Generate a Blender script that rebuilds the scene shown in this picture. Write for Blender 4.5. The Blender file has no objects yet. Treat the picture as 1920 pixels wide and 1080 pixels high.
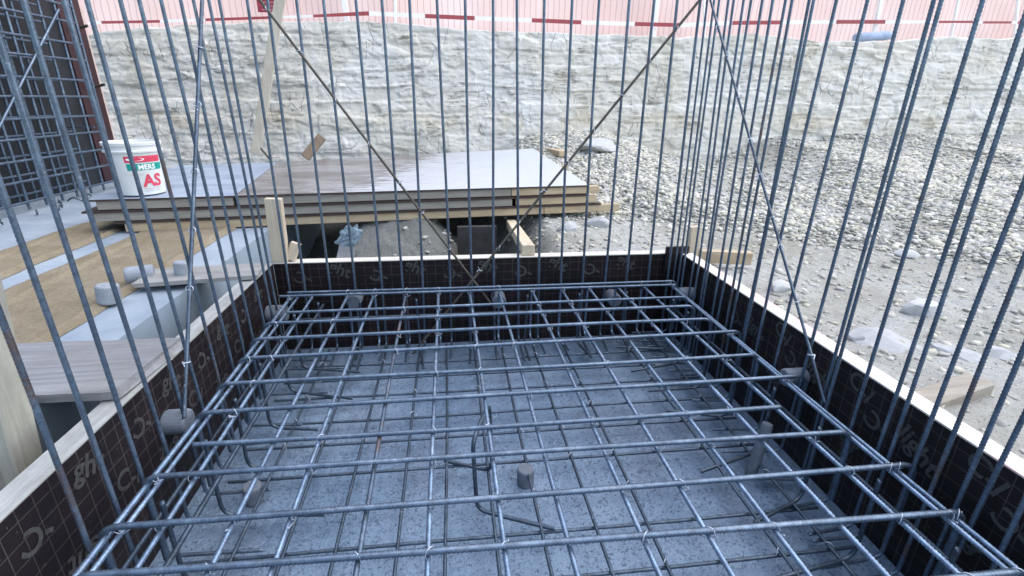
import bpy, bmesh, math, random
import numpy as np
from mathutils import Vector, Matrix
random.seed(7); RNG = np.random.default_rng(7)
scene = bpy.context.scene
COL = scene.collection

# ------------------------------------------------------------------ camera
YAW, PITCH, ROLL, FPX = .127641277, .361031803, .012299373, 931.07
def _rot(a, b, c):
    ca, sa, cb, sb, cc, sc = math.cos(a), math.sin(a), math.cos(b), math.sin(b), math.cos(c), math.sin(c)
    base = np.array([[1, 0, 0], [0, 0, -1], [0, 1, 0]], float)
    return (np.array([[cc, -sc, 0], [sc, cc, 0], [0, 0, 1]]) @ np.array([[1, 0, 0], [0, cb, -sb], [0, sb, cb]])
            @ base @ np.array([[ca, -sa, 0], [sa, ca, 0], [0, 0, 1]]))
RM = _rot(YAW, PITCH, ROLL); EYE = np.array([0, 0, 1.0])
def ray(x, y): return RM.T @ np.array([x - 960, y - 540, FPX])
def onz(x, y, z): d = ray(x, y); return EYE + d * (z - 1) / d[2]
def onY(x, y, Y): d = ray(x, y); return EYE + d * Y / d[1]
def onX(x, y, X): d = ray(x, y); return EYE + d * X / d[0]

cam = bpy.data.cameras.new('camera'); cam.sensor_width = 36; cam.lens = FPX / 1920 * 36
cam.clip_start = .02; cam.clip_end = 600
co = bpy.data.objects.new('camera', cam); COL.objects.link(co)
M = Matrix.Identity(4)
for i in range(3):
    M[i][0] = RM[0][i]; M[i][1] = -RM[1][i]; M[i][2] = -RM[2][i]; M[i][3] = EYE[i]
co.matrix_world = M
scene.camera = co

# ------------------------------------------------------------------ node helpers
class NT:
    def __init__(s, name):
        s.m = bpy.data.materials.new(name); s.m.use_nodes = True
        s.t = s.m.node_tree; s.n = s.t.nodes; s.b = s.n['Principled BSDF']
    def new(s, kind, **kw):
        n = s.n.new(kind)
        for k, v in kw.items(): setattr(n, k, v)
        return n
    def link(s, a, b): s.t.links.new(a, b)
    def put(s, sock, v):
        if hasattr(v, 'is_output') or isinstance(v, bpy.types.NodeSocket): s.link(v, sock)
        else: sock.default_value = v
    def coord(s, kind='Object', scale=None, rand=True):
        o = s.new('ShaderNodeTexCoord').outputs[kind]
        if rand:
            r = s.new('ShaderNodeObjectInfo').outputs['Random']
            mu = s.math('MULTIPLY', r, 37.0)
            va = s.new('ShaderNodeVectorMath', operation='ADD'); s.link(o, va.inputs[0]); s.link(mu, va.inputs[1]); o = va.outputs[0]
        if scale is not None:
            v = s.new('ShaderNodeVectorMath', operation='MULTIPLY'); s.link(o, v.inputs[0])
            v.inputs[1].default_value = scale if hasattr(scale, '__len__') else (scale,) * 3
            o = v.outputs[0]
        return o
    def math(s, op, a, b=0.0, clamp=False):
        n = s.new('ShaderNodeMath', operation=op, use_clamp=clamp); s.put(n.inputs[0], a); s.put(n.inputs[1], b); return n.outputs[0]
    def noise(s, vec, scale=5, detail=6, rough=.55, dist=0):
        n = s.new('ShaderNodeTexNoise'); s.link(vec, n.inputs['Vector'])
        n.inputs['Scale'].default_value = scale; n.inputs['Detail'].default_value = detail
        n.inputs['Roughness'].default_value = rough; n.inputs['Distortion'].default_value = dist
        return n.outputs['Fac']
    def voro(s, vec, scale=5, feature='F1', out='Distance'):
        n = s.new('ShaderNodeTexVoronoi', feature=feature); s.link(vec, n.inputs['Vector']); n.inputs['Scale'].default_value = scale
        return n.outputs[out]
    def ramp(s, fac, stops, interp='LINEAR'):
        n = s.new('ShaderNodeValToRGB'); cr = n.color_ramp; cr.interpolation = interp
        while len(cr.elements) < len(stops): cr.elements.new(.5)
        for e, (p, c) in zip(cr.elements, stops):
            e.position = p; e.color = (*c, 1) if hasattr(c, '__len__') else (c, c, c, 1)
        s.link(fac, n.inputs[0]); return n.outputs[0]
    def mix(s, fac, a, b, mode='MIX'):
        n = s.new('ShaderNodeMix', data_type='RGBA', blend_type=mode)
        s.put(n.inputs[0], fac)
        for k, v in ((6, a), (7, b)):
            if isinstance(v, tuple) and len(v) == 3: v = (*v, 1)
            s.put(n.inputs[k], v)
        return n.outputs[2]
    def bump(s, h, strength=.5, dist=.01, prev=None):
        n = s.new('ShaderNodeBump'); n.inputs['Strength'].default_value = strength; n.inputs['Distance'].default_value = dist
        s.link(h, n.inputs['Height'])
        if prev is not None: s.link(prev, n.inputs['Normal'])
        return n.outputs[0]
    def out(s, color=None, rough=None, metal=None, normal=None, spec=None):
        if color is not None: s.put(s.b.inputs['Base Color'], (*color, 1) if isinstance(color, tuple) and len(color) == 3 else color)
        if rough is not None: s.put(s.b.inputs['Roughness'], rough)
        if metal is not None: s.put(s.b.inputs['Metallic'], metal)
        if spec is not None: s.put(s.b.inputs['Specular IOR Level'], spec)
        if normal is not None: s.link(normal, s.b.inputs['Normal'])
        return s.m

# ------------------------------------------------------------------ materials
def steel(name, rust=0.0, bright=1.0, ro=(.26, .46)):
    t = NT(name); c = t.coord()
    n1 = t.noise(c, 9, 5, .6); n2 = t.noise(c, 90, 3, .6)
    base = t.ramp(n1, [(.3, (.080*bright, .117*bright, .170*bright)), (.55, (.128*bright, .180*bright, .250*bright)), (.75, (.21*bright, .268*bright, .345*bright))])
    lo = .63 - rust
    mud = t.ramp(t.noise(c, 15, 7, .72), [(.52, 0), (.68, .42)])
    base = t.mix(mud, base, (.115*bright, .115*bright, .125*bright))
    sc_ = t.ramp(t.noise(c, 55, 3, .7), [(.40, .45), (.55, 0)])
    base = t.mix(sc_, base, (.05*bright, .06*bright, .085*bright))
    r = t.ramp(t.noise(c, 6, 8, .75), [(lo, 0), (lo + .10, 1)])
    base = t.mix(t.math('MULTIPLY', r, .7), base, (.15, .085, .05))
    sp_ = t.ramp(t.noise(c, 34, 4, .7), [(.66, 0), (.73, 1)])
    base = t.mix(t.math('MULTIPLY', sp_, .5), base, (.42, .45, .50))
    return t.out(base, t.ramp(n2, [(.3, ro[0]), (.7, ro[1])]), .6, t.bump(n2, .3, .0012))
STEEL = steel('steel_rebar'); STEEL_RUST = steel('steel_rebar_rusty', .14); STEEL_SHEEN = steel('steel_rebar_sheen', .0, 1.75, (.20, .36)); STEEL_CAGE = steel('steel_rebar_cage', -.1, 1.1); STEEL_DARK = steel('steel_rebar_far', 0, .62)  # lengthwise bars: sky reflection painted in as a brighter base colour
def brown_steel():
    t = NT('steel_brace_brown'); n = t.noise(t.coord(), 14, 5, .65)
    return t.out(t.ramp(n, [(.3, (.055, .048, .040)), (.6, (.11, .095, .08)), (.8, (.19, .175, .16))]), .5, .3, t.bump(n, .2, .001))
STEEL_BROWN = brown_steel()
def plain(name, col, rough=.6, metal=0, nscale=30, amp=.15, bump=.2):
    t = NT(name); n = t.noise(t.coord(), nscale, 5, .6)
    c = t.ramp(n, [(.3, tuple(v*(1-amp) for v in col)), (.7, tuple(min(1, v*(1+amp)) for v in col))])
    return t.out(c, rough, metal, t.bump(n, bump, .004))
WIRE = plain('tie_wire_steel', (.50, .54, .62), .4, .5)
def wood(name, a, b, axis=0, dirt=.25, scale=1.0):
    t = NT(name)
    sc = [26, 26, 26]; sc[axis] = 1.6
    c = t.coord(scale=tuple(v*scale for v in sc)); c0 = t.coord()
    g = t.noise(c, 1.2, 7, .65, .6)
    col = t.ramp(g, [(.28, a), (.5, tuple((x+y)/2 for x, y in zip(a, b))), (.72, b)])
    d = t.ramp(t.noise(c0, 5, 6, .65), [(.42, 0), (.68, 1)])
    col = t.mix(t.math('MULTIPLY', d, dirt), col, (.16, .15, .14))
    return t.out(col, .75, 0, t.bump(g, .35, .003))
WOOD_X = wood('timber_along_x', (.36, .265, .155), (.52, .42, .29), 0)
WOOD_Y = wood('timber_along_y', (.50, .40, .27), (.72, .62, .47), 1)
WOOD_Z = wood('timber_upright', (.46, .37, .27), (.62, .54, .42), 2)
WOOD_GREY = wood('timber_weathered', (.26, .25, .24), (.47, .46, .44), 0)
WOOD_GREY_X = wood('timber_grey_x', (.20, .185, .165), (.34, .32, .285), 0, .15)
PLANK_GREY = wood('plank_weathered', (.13, .135, .15), (.30, .305, .325), 0, .55)
PLANK_PALE = wood('plank_pale', (.20, .20, .20), (.36, .355, .345), 0, .5)
EDGE_Y = wood('edge_wood_y', (.50, .46, .40), (.68, .645, .58), 1, .12)
EDGE_X = wood('edge_wood_x', (.50, .46, .40), (.68, .645, .58), 0, .12)
EDGE_LEFT = wood('edge_wood_left', (.24, .25, .25), (.44, .45, .44), 1, .55)
def edge_right():
    t = NT('edge_wood_painted'); c = t.coord(scale=(26, 1.6, 26)); c0 = t.coord(rand=False)
    g = t.noise(c, 1.2, 7, .65, .6)
    col = t.ramp(g, [(.28, (.54, .49, .44)), (.72, (.70, .665, .62))])
    p = t.ramp(t.noise(c0, 3.0, 3, .6), [(.54, 0), (.62, 1)])
    col = t.mix(t.math('MULTIPLY', p, .5), col, (.75, .33, .34))
    return t.out(col, .75, 0, t.bump(g, .3, .003))
EDGE_R = edge_right()

def film(name, axis):
    t = NT(name); c = t.coord(rand=False)
    sp = t.new('ShaderNodeSeparateXYZ'); t.link(c, sp.inputs[0])
    n = t.noise(c, 4, 6, .6); n2 = t.noise(c, 40, 4, .6)
    def line(o):
        f = t.math('FRACT', t.math('DIVIDE', t.math('ADD', o, 40.0), .05))
        return t.math('LESS_THAN', f, .04)
    l = t.math('MAXIMUM', line(sp.outputs[axis]), line(sp.outputs['Z']))
    l = t.math('MULTIPLY', l, t.ramp(n, [(.35, .35), (.6, 1.0)]))
    base = t.ramp(n, [(.3, (.009, .007, .009)), (.6, (.018, .013, .015)), (.8, (.038, .026, .021))])
    col = t.mix(l, base, (.095, .08, .08))
    sc = t.ramp(t.noise(c, 55, 2, .5), [(.74, 0), (.77, 1)])
    col = t.mix(t.math('MULTIPLY', sc, .5), col, (.14, .12, .11))
    st = t.ramp(t.noise(t.coord(scale=(3, 3, 18), rand=False), 2.2, 6, .7, .8), [(.60, 0), (.72, 1)])
    col = t.mix(t.math('MULTIPLY', st, .13), col, (.16, .145, .13))
    spl = t.ramp(t.noise(c, 17, 6, .75), [(.66, 0), (.72, 1)])
    col = t.mix(t.math('MULTIPLY', spl, .35), col, (.24, .24, .24))
    return t.out(col, t.ramp(n2, [(.3, .38), (.7, .58)]), 0, t.bump(n2, .12, .001), .18)
FILM_X = film('phenolic_film_x', 'X'); FILM_Y = film('phenolic_film_y', 'Y')
PRINT = plain('grey_print', (.050, .049, .049), .55, 0, 60, .35, 0)

def concrete_floor_mat():
    t = NT('blinding_concrete'); c = t.coord(rand=False)
    cs = t.coord(scale=(1, .55, 1), rand=False)
    big = t.noise(c, 1.6, 5, .6); med = t.noise(c, 14, 6, .65); fine = t.noise(c, 130, 3, .6)
    base = t.ramp(big, [(.30, (.10, .16, .245)), (.5, (.155, .225, .325)), (.7, (.21, .285, .385))])
    pit = t.ramp(t.noise(c, 84, 4, .62, .9), [(.33, 1), (.42, 0)])
    pit2 = t.ramp(t.noise(c, 38, 4, .65, .7), [(.29, 1), (.37, 0)])
    p = t.math('MAXIMUM', pit, pit2)
    base = t.mix(t.math('MULTIPLY', t.math('MULTIPLY', p, t.ramp(t.noise(c, 5, 4, .6), [(.34, .3), (.60, 1)])), .55), base, (.07, .10, .16))
    damp = t.ramp(t.noise(c, 2.6, 5, .6, .6), [(.52, 0), (.60, .4)])
    base = t.mix(damp, base, (.12, .15, .21))
    nb = t.bump(p, .75, -.006); nb = t.bump(med, .7, .025, nb); nb = t.bump(fine, .4, .003, nb)
    return t.out(base, t.ramp(med, [(.3, .35), (.7, .7)]), 0, nb, .5)
FLOOR = concrete_floor_mat()
def slab_mat():
    t = NT('slab_concrete'); c = t.coord(rand=False)
    a = t.noise(c, 2.2, 7, .65); f = t.noise(c, 60, 4, .6)
    col = t.ramp(a, [(.3, (.15, .19, .245)), (.5, (.235, .285, .345)), (.72, (.33, .38, .43))])
    s = t.ramp(t.noise(c, 24, 4, .6), [(.66, 0), (.74, 1)])
    col = t.mix(t.math('MULTIPLY', s, .35), col, (.2, .22, .25))
    return t.out(col, .8, 0, t.bump(t.math('ADD', a, t.math('MULTIPLY', f, .25)), .35, .015))
SLAB = slab_mat()
def face_mat():
    t = NT('slab_side_concrete'); c = t.coord(rand=False)
    a = t.noise(c, 2.5, 5, .55)
    return t.out(t.ramp(a, [(.3, (.22, .29, .36)), (.7, (.32, .39, .46))]), .65, 0, t.bump(a, .2, .01))
SLAB_SIDE = face_mat()
def rock_mat():
    t = NT('marl_rock'); c = t.coord(rand=False)
    lay = t.coord(scale=(2.0, 2.0, 6), rand=False); ver = t.coord(scale=(7, 7, 1.6), rand=False)
    a = t.noise(c, 1.3, 6, .62, .3); b = t.noise(lay, 1.1, 7, .65, .5); v = t.noise(ver, 1.6, 6, .65, .6)
    f = t.noise(c, 34, 5, .65)
    col = t.ramp(a, [(.28, (.53, .485, .405)), (.45, (.64, .605, .54)), (.62, (.69, .665, .62)), (.78, (.73, .72, .70))])
    col = t.mix(t.ramp(b, [(.54, 0), (.78, .45)]), col, (.50, .44, .33))
    col = t.mix(t.ramp(v, [(.54, 0), (.72, .6)]), col, (.74, .74, .74))
    sz = t.new('ShaderNodeSeparateXYZ'); t.link(c, sz.inputs[0])
    zz = t.math('ADD', sz.outputs['Z'], t.math('MULTIPLY', t.math('SUBTRACT', a, .5), .35))
    band = t.math('MULTIPLY', t.ramp(t.math('MULTIPLY', zz, .5), [(.30, 0), (.36, .8), (.40, .8), (.46, 0)]), t.ramp(t.noise(c, 1.7, 5, .65), [(.40, 0), (.62, .7)]))
    col = t.mix(band, col, (.47, .40, .28))
    # thin bedding cracks, broken up
    cr = t.ramp(t.noise(t.coord(scale=(1, 1, 14), rand=False), 1.3, 5, .7, .35), [(.478, 0), (.494, 1), (.502, 1), (.516, 0)])
    cr = t.math('MULTIPLY', cr, t.ramp(t.noise(c, 3.4, 4, .65), [(.53, 0), (.60, 1)]))
    vc = t.ramp(t.voro(t.coord(scale=(3.2, 3.2, 1.5), rand=False), 1.7, 'DISTANCE_TO_EDGE'), [(0, 1), (.025, 0)])
    vc = t.math('MULTIPLY', vc, t.ramp(t.noise(c, 3.1, 3, .6), [(.52, 0), (.6, .8)]))
    k = t.math('MAXIMUM', cr, vc)
    col = t.mix(t.math('MULTIPLY', k, .75), col, (.15, .13, .10))
    nb = t.bump(k, .6, -.02); nb = t.bump(f, .8, .010, nb)
    return t.out(col, .9, 0, nb, .2)
ROCK = rock_mat()
def soil_mat():
    t = NT('stony_soil'); c = t.coord(rand=False)
    a = t.noise(c, 1.1, 6, .65, .4); f = t.noise(c, 22, 7, .7); g = t.noise(c, 90, 4, .65)
    col = t.ramp(a, [(.3, (.345, .33, .285)), (.5, (.45, .445, .415)), (.7, (.545, .555, .555))])
    col = t.mix(t.ramp(f, [(.45, 0), (.75, .5)]), col, (.34, .31, .25))
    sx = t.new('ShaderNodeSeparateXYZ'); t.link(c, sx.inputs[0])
    wet = t.math('MULTIPLY', t.ramp(t.math('ADD', sx.outputs[0], t.math('MULTIPLY', t.math('SUBTRACT', a, .5), .8)), [(.45, .7), (.85, 0)]), t.ramp(t.math('DIVIDE', sx.outputs[1], 10.0), [(.52, 1), (.6, 0)]))  # wet holds the stack's shade over the ditch, painted as darker soil
    col = t.mix(wet, col, (.115, .125, .12))  # wet here is the stack's shade, painted in as darker soil
    cr = t.ramp(t.voro(c, 6.5, 'DISTANCE_TO_EDGE'), [(0, 1), (.03, 0)])
    cr = t.math('MULTIPLY', cr, t.ramp(t.noise(c, 3, 3, .6), [(.56, 0), (.66, .35)]))
    col = t.mix(cr, col, (.15, .14, .12))
    nb = t.bump(t.noise(c, 7, 6, .65, .4), .7, .08); nb = t.bump(f, .9, .035, nb); nb = t.bump(g, .7, .010, nb); nb = t.bump(cr, .5, -.01, nb)
    return t.out(col, .95, 0, nb, .15)
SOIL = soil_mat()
def stone_mat(name, attr=True, tint=(1, 1, 1)):
    t = NT(name); c = t.coord()
    f = t.noise(c, 25, 5, .65)
    k = t.ramp(f, [(.3, tuple(.40*v for v in tint)), (.7, tuple(.54*v for v in tint))])
    if attr:
        at = t.new('ShaderNodeAttribute', attribute_name='tone')
        k = t.mix(1.0, k, at.outputs['Color'], 'MULTIPLY')
    return t.out(k, .9, 0, t.bump(f, .5, .006), .2)
GRAVEL = stone_mat('gravel_stone', True, (1.07, 1.04, .98)); PALESTONE = stone_mat('pale_stone', False, (.92, .92, .92)); GREYSTONE = stone_mat('grey_stone', False, (.74, .75, .77))
def burlap_mat():
    t = NT('burlap'); c = t.coord(rand=False)
    w = t.new('ShaderNodeTexWave', wave_type='BANDS', bands_direction='X'); t.link(c, w.inputs['Vector']); w.inputs['Scale'].default_value = 42; w.inputs['Distortion'].default_value = 5; w.inputs['Detail'].default_value = 3
    w2 = t.new('ShaderNodeTexWave', wave_type='BANDS', bands_direction='Y'); t.link(c, w2.inputs['Vector']); w2.inputs['Scale'].default_value = 42; w2.inputs['Distortion'].default_value = 5; w2.inputs['Detail'].default_value = 3
    h = t.math('MULTIPLY', t.math('ADD', w.outputs['Fac'], w2.outputs['Fac']), .5)
    a = t.noise(c, 3, 6, .65); f = t.noise(c, 55, 5, .7)
    col = t.ramp(a, [(.3, (.185, .155, .11)), (.5, (.25, .215, .16)), (.72, (.31, .275, .215))])
    col = t.mix(t.ramp(f, [(.35, .55), (.55, 0)]), col, (.20, .15, .085))
    nb = t.bump(h, .5, .004); nb = t.bump(f, .8, .012, nb)
    return t.out(col, .95, 0, nb, .1)
BURLAP = burlap_mat()
SPACER = plain('spacer_concrete', (.135, .155, .19), .8, 0, 25, .2, .3)
SPACER_PALE = plain('spacer_pale', (.24, .265, .305), .8, 0, 25, .15, .3)
def bucket_mat():
    t = NT('white_plastic'); c = t.coord(); n = t.noise(c, 6, 6, .7)
    col = t.mix(t.ramp(n, [(.5, 0), (.72, .45)]), (.66, .68, .69), (.38, .37, .34))
    return t.out(col, .45, 0, t.bump(n, .15, .006))
BUCKET = bucket_mat()
RED = plain('red_print', (.62, .05, .10), .5, 0, 20, .1, 0); GREEN = plain('green_print', (.0, .30, .25), .5, 0, 20, .1, 0)
WHITEPRINT = plain('white_print', (.82, .83, .83), .5, 0, 20, .05, 0); GREYPRINT = plain('fine_print', (.45, .45, .47), .5, 0, 20, .1, 0)
TAPE_R = plain('tape_red', (.31, .055, .065), .5, 0, 8, .15, 0); TAPE_W = plain('tape_white', (.82, .80, .79), .5, 0, 8, .06, 0)
POSTW = plain('white_post', (.84, .83, .82), .6, 0, 12, .08, .1)
MAROON = plain('maroon_panel', (.034, .009, .014), .5, 0, 6, .3, .1); DARKP = plain('dark_panel', (.014, .016, .022), .5, 0, 6, .3, .1)
PINKEDGE = plain('panel_edge', (.60, .46, .42), .7, 0, 20, .15, .1)
SIGNRED = plain('sign_red', (.26, .03, .05), .5, 0, 40, .5, 0)
TARP = plain('blue_grey_tarp', (.28, .36, .50), .6, 0, 12, .2, .4)
PLASTIC = plain('pale_sheeting', (.22, .29, .35), .5, 0, 18, .25, .6)
BROWNPLY = plain('ply_edge', (.045, .026, .024), .7, 0, 30, .3, .2)
BRACKET = plain('bracket_steel', (.20, .22, .26), .5, .4)
PLANK_LEAN = wood('plank_leaning', (.42, .37, .29), (.58, .53, .44), 2, .2)
BROWNWOOD = wood('brown_wood', (.16, .11, .07), (.30, .22, .15), 2, .2)
def netmat():
    t = NT('safety_net_mesh'); c = t.coord(rand=False)
    w = t.new('ShaderNodeTexWave', wave_type='BANDS', bands_direction='X'); t.link(c, w.inputs['Vector'])
    w.inputs['Scale'].default_value = 3.6; w.inputs['Distortion'].default_value = 1.6; w.inputs['Detail'].default_value = 2; w.inputs['Detail Scale'].default_value = .9
    l = t.ramp(w.outputs['Fac'], [(.0, 1), (.10, 0)])
    w3 = t.new('ShaderNodeTexWave', wave_type='BANDS', bands_direction='Z'); t.link(c, w3.inputs['Vector']); w3.inputs['Scale'].default_value = 11; w3.inputs['Distortion'].default_value = 1
    a = t.noise(c, .7, 4, .6)
    col = t.ramp(a, [(.3, (.86, .585, .52)), (.5, (.89, .66, .605)), (.75, (.91, .75, .71))])
    col = t.mix(t.math('MULTIPLY', w3.outputs['Fac'], .15), col, (.92, .80, .76))
    col = t.mix(t.math('MULTIPLY', l, .55), col, (.45, .28, .28))
    return t.out(col, .8, 0, None, .2)
NET = netmat()
def ply_top(name, dust):
    t = NT(name); c = t.coord(rand=False)
    a = t.noise(t.coord(scale=(1, 2.4, 1), rand=False), 1.7, 6, .6, .8); f = t.noise(t.coord(scale=(1.5, 9, 1), rand=False), 3.0, 4, .6, .5)
    wet = t.ramp(t.math('ADD', t.math('MULTIPLY', a, .75), t.math('MULTIPLY', f, .25)), [(.42, 0), (.56, 1)])
    if dust: col = t.mix(wet, (.19, .23, .30), (.27, .32, .39)); rg = .7
    else:
        col = t.mix(wet, (.115, .10, .10), (.235, .225, .235)); rg = t.ramp(f, [(.35, .08), (.7, .28)])
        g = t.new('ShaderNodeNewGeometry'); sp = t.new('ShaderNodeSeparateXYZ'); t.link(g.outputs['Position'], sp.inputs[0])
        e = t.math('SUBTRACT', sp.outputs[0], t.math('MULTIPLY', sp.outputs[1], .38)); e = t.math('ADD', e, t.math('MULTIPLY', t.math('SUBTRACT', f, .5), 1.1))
        glare_ = t.ramp(t.math('ADD', t.math('MULTIPLY', e, .45), 1.45), [(.42, 0), (.50, .75), (.9, 1)])  # bright reflection on the right part, painted pale into the sheet's colour
        col = t.mix(glare_, col, (.46, .48, .52)); rg = t.math('ADD', rg, t.math('MULTIPLY', glare_, .22))
    return t.out(col, rg, 0, t.bump(f, .06, .02), .6)
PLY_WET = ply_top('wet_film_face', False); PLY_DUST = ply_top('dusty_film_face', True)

# ------------------------------------------------------------------ objects
WB = {}
def finish(o, label=None, cat=None, group=None, kind=None):
    if label: o['label'] = label
    if cat: o['category'] = cat
    if group: o['group'] = group
    if kind: o['kind'] = kind
    return o
def mesh_obj(name, V, F, mats, parent=None, mi=None, smooth=False, base=None):
    """one mesh object whose origin sits at its base; V in world coordinates"""
    V = np.asarray(V, float)
    if base is None: base = np.array([(V[:, 0].min()+V[:, 0].max())/2, (V[:, 1].min()+V[:, 1].max())/2, V[:, 2].min()])
    base = np.asarray(base, float)
    me = bpy.data.meshes.new(name)
    L = V - base
    if isinstance(F, np.ndarray):
        n = len(F); k = F.shape[1]
        me.vertices.add(len(L)); me.vertices.foreach_set('co', L.ravel())
        me.loops.add(n*k); me.loops.foreach_set('vertex_index', F.ravel().astype(np.int32))
        me.polygons.add(n); me.polygons.foreach_set('loop_start', np.arange(0, n*k, k, dtype=np.int32)); me.polygons.foreach_set('loop_total', np.full(n, k, np.int32))
        me.update(calc_edges=True)
    else:
        me.from_pydata([tuple(v) for v in L], [], F); me.update()
    for m in (mats if isinstance(mats, (list, tuple)) else [mats]): me.materials.append(m)
    if mi is not None: me.polygons.foreach_set('material_index', np.asarray(mi, np.int32))
    if smooth: me.polygons.foreach_set('use_smooth', np.ones(len(me.polygons), bool))
    o = bpy.data.objects.new(name, me); COL.objects.link(o)
    if parent is not None:
        o.parent = parent; o.location = base - WB[parent.name]
    else: o.location = base
    WB[o.name] = base
    return o
def empty(name, loc, label, cat, group=None):
    o = bpy.data.objects.new(name, None); COL.objects.link(o); o.location = loc; o.empty_display_size = .1
    WB[o.name] = np.asarray(loc, float)
    return finish(o, label, cat, group)

class MB:
    def __init__(s): s.V = []; s.F = []; s.I = []
    def add(s, V, F, i=0):
        o = len(s.V); s.V += [tuple(v) for v in V]; s.F += [tuple(int(a)+o for a in f) for f in F]; s.I += [i]*len(F)
    def box(s, P, ex, ey, ez, i=0, bev=.004, top=None):
        """P = centre, half-extent vectors; chamfered box. top = material index of the +ez face"""
        P = np.asarray(P, float); ex, ey, ez = (np.asarray(e, float) for e in (ex, ey, ez))
        bm = bmesh.new(); bmesh.ops.create_cube(bm, size=2)
        m = Matrix.Identity(4)
        for k in range(3): m[k][0] = ex[k]; m[k][1] = ey[k]; m[k][2] = ez[k]; m[k][3] = P[k]
        bmesh.ops.transform(bm, matrix=m, verts=bm.verts)
        b = min(bev, .45*min(np.linalg.norm(ex), np.linalg.norm(ey), np.linalg.norm(ez)))
        bmesh.ops.bevel(bm, geom=bm.edges[:], offset=b, segments=1, affect='EDGES')
        bmesh.ops.recalc_face_normals(bm, faces=bm.faces)
        bm.verts.ensure_lookup_table(); bm.verts.index_update(); bm.normal_update()
        u = ez/np.linalg.norm(ez)
        o = len(s.V); s.V += [tuple(v.co) for v in bm.verts]
        for f in bm.faces:
            s.F.append(tuple(v.index+o for v in f.verts))
            s.I.append(top if top is not None and f.normal.dot(Vector(u)) > .9 else i)
        bm.free()
    def beam(s, A, B, w, h, i=0, up=(0, 0, 1), bev=.004):
        A, B = np.asarray(A, float), np.asarray(B, float); d = (B-A); L = np.linalg.norm(d); d /= L
        up = np.asarray(up, float); r = np.cross(d, up); r /= np.linalg.norm(r); u = np.cross(r, d)
        s.box((A+B)/2, d*L/2, r*w/2, u*h/2, i, bev)
    def build(s, name, mats, parent=None, smooth=False, base=None):
        return mesh_obj(name, s.V, s.F, mats, parent, s.I, smooth, base)

def densify(pts, step, bend=0.0):
    """round the inner corners of a polyline, then resample"""
    P = [np.asarray(p, float) for p in pts]; out = [P[0]]
    for k in range(1, len(P)-1):
        a, b, c = P[k-1], P[k], P[k+1]
        r = min(bend, .45*np.linalg.norm(a-b), .45*np.linalg.norm(c-b))
        if r < 1e-4: out.append(b); continue
        p, q = b+(a-b)/np.linalg.norm(a-b)*r, b+(c-b)/np.linalg.norm(c-b)*r
        for t in np.linspace(0, 1, 8): out.append((1-t)**2*p+2*t*(1-t)*b+t*t*q)
    out.append(P[-1]); out = np.array(out)
    d = np.r_[0, np.cumsum(np.linalg.norm(np.diff(out, axis=0), axis=1))]
    n = max(2, int(d[-1]/step)+1); s = np.linspace(0, d[-1], n)
    return np.stack([np.interp(s, d, out[:, k]) for k in range(3)], 1)
def tube(path, r, sides=8, rib=0.0):
    n = len(path); T = np.gradient(path, axis=0); T /= np.linalg.norm(T, axis=1)[:, None]
    N = np.zeros_like(path); a = np.array([0, 0, 1.]) if abs(T[0][2]) < .9 else np.array([1., 0, 0])
    v = a - T[0]*a.dot(T[0]); v /= np.linalg.norm(v)
    for i in range(n):
        v = v - T[i]*v.dot(T[i]); v /= np.linalg.norm(v); N[i] = v
    B = np.cross(T, N); th = np.arange(sides)/sides*2*np.pi
    rad = np.full((n, sides), r)
    if rib:
        rad = r*(1 + rib*((np.arange(n) % 2)[:, None]*np.abs(np.sin(th+.4))[None, :]))
    ring = (N[:, None, :]*np.cos(th)[None, :, None]+B[:, None, :]*np.sin(th)[None, :, None])*rad[:, :, None]
    if rib: ring = ring + T[:, None, :]*(np.sin(th)*r*.55)[None, :, None]
    V = (path[:, None, :]+ring).reshape(-1, 3)
    i = np.arange(n-1)[:, None]*sides; j = np.arange(sides)[None, :]; k = (j+1) % sides
    F = np.stack([i+j, i+k, i+sides+k, i+sides+j], 2).reshape(-1, 4)
    V = np.vstack([V, path[:1], path[-1:]]); c0, c1 = len(V)-2, len(V)-1
    j = np.arange(sides); k = (j+1) % sides
    cap0 = np.stack([np.full(sides, c0), k, j, j], 1)[:, :3]; cap1 = np.stack([np.full(sides, c1), (n-1)*sides+j, (n-1)*sides+k], 1)
    return V, F, np.vstack([cap0, cap1])
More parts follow.
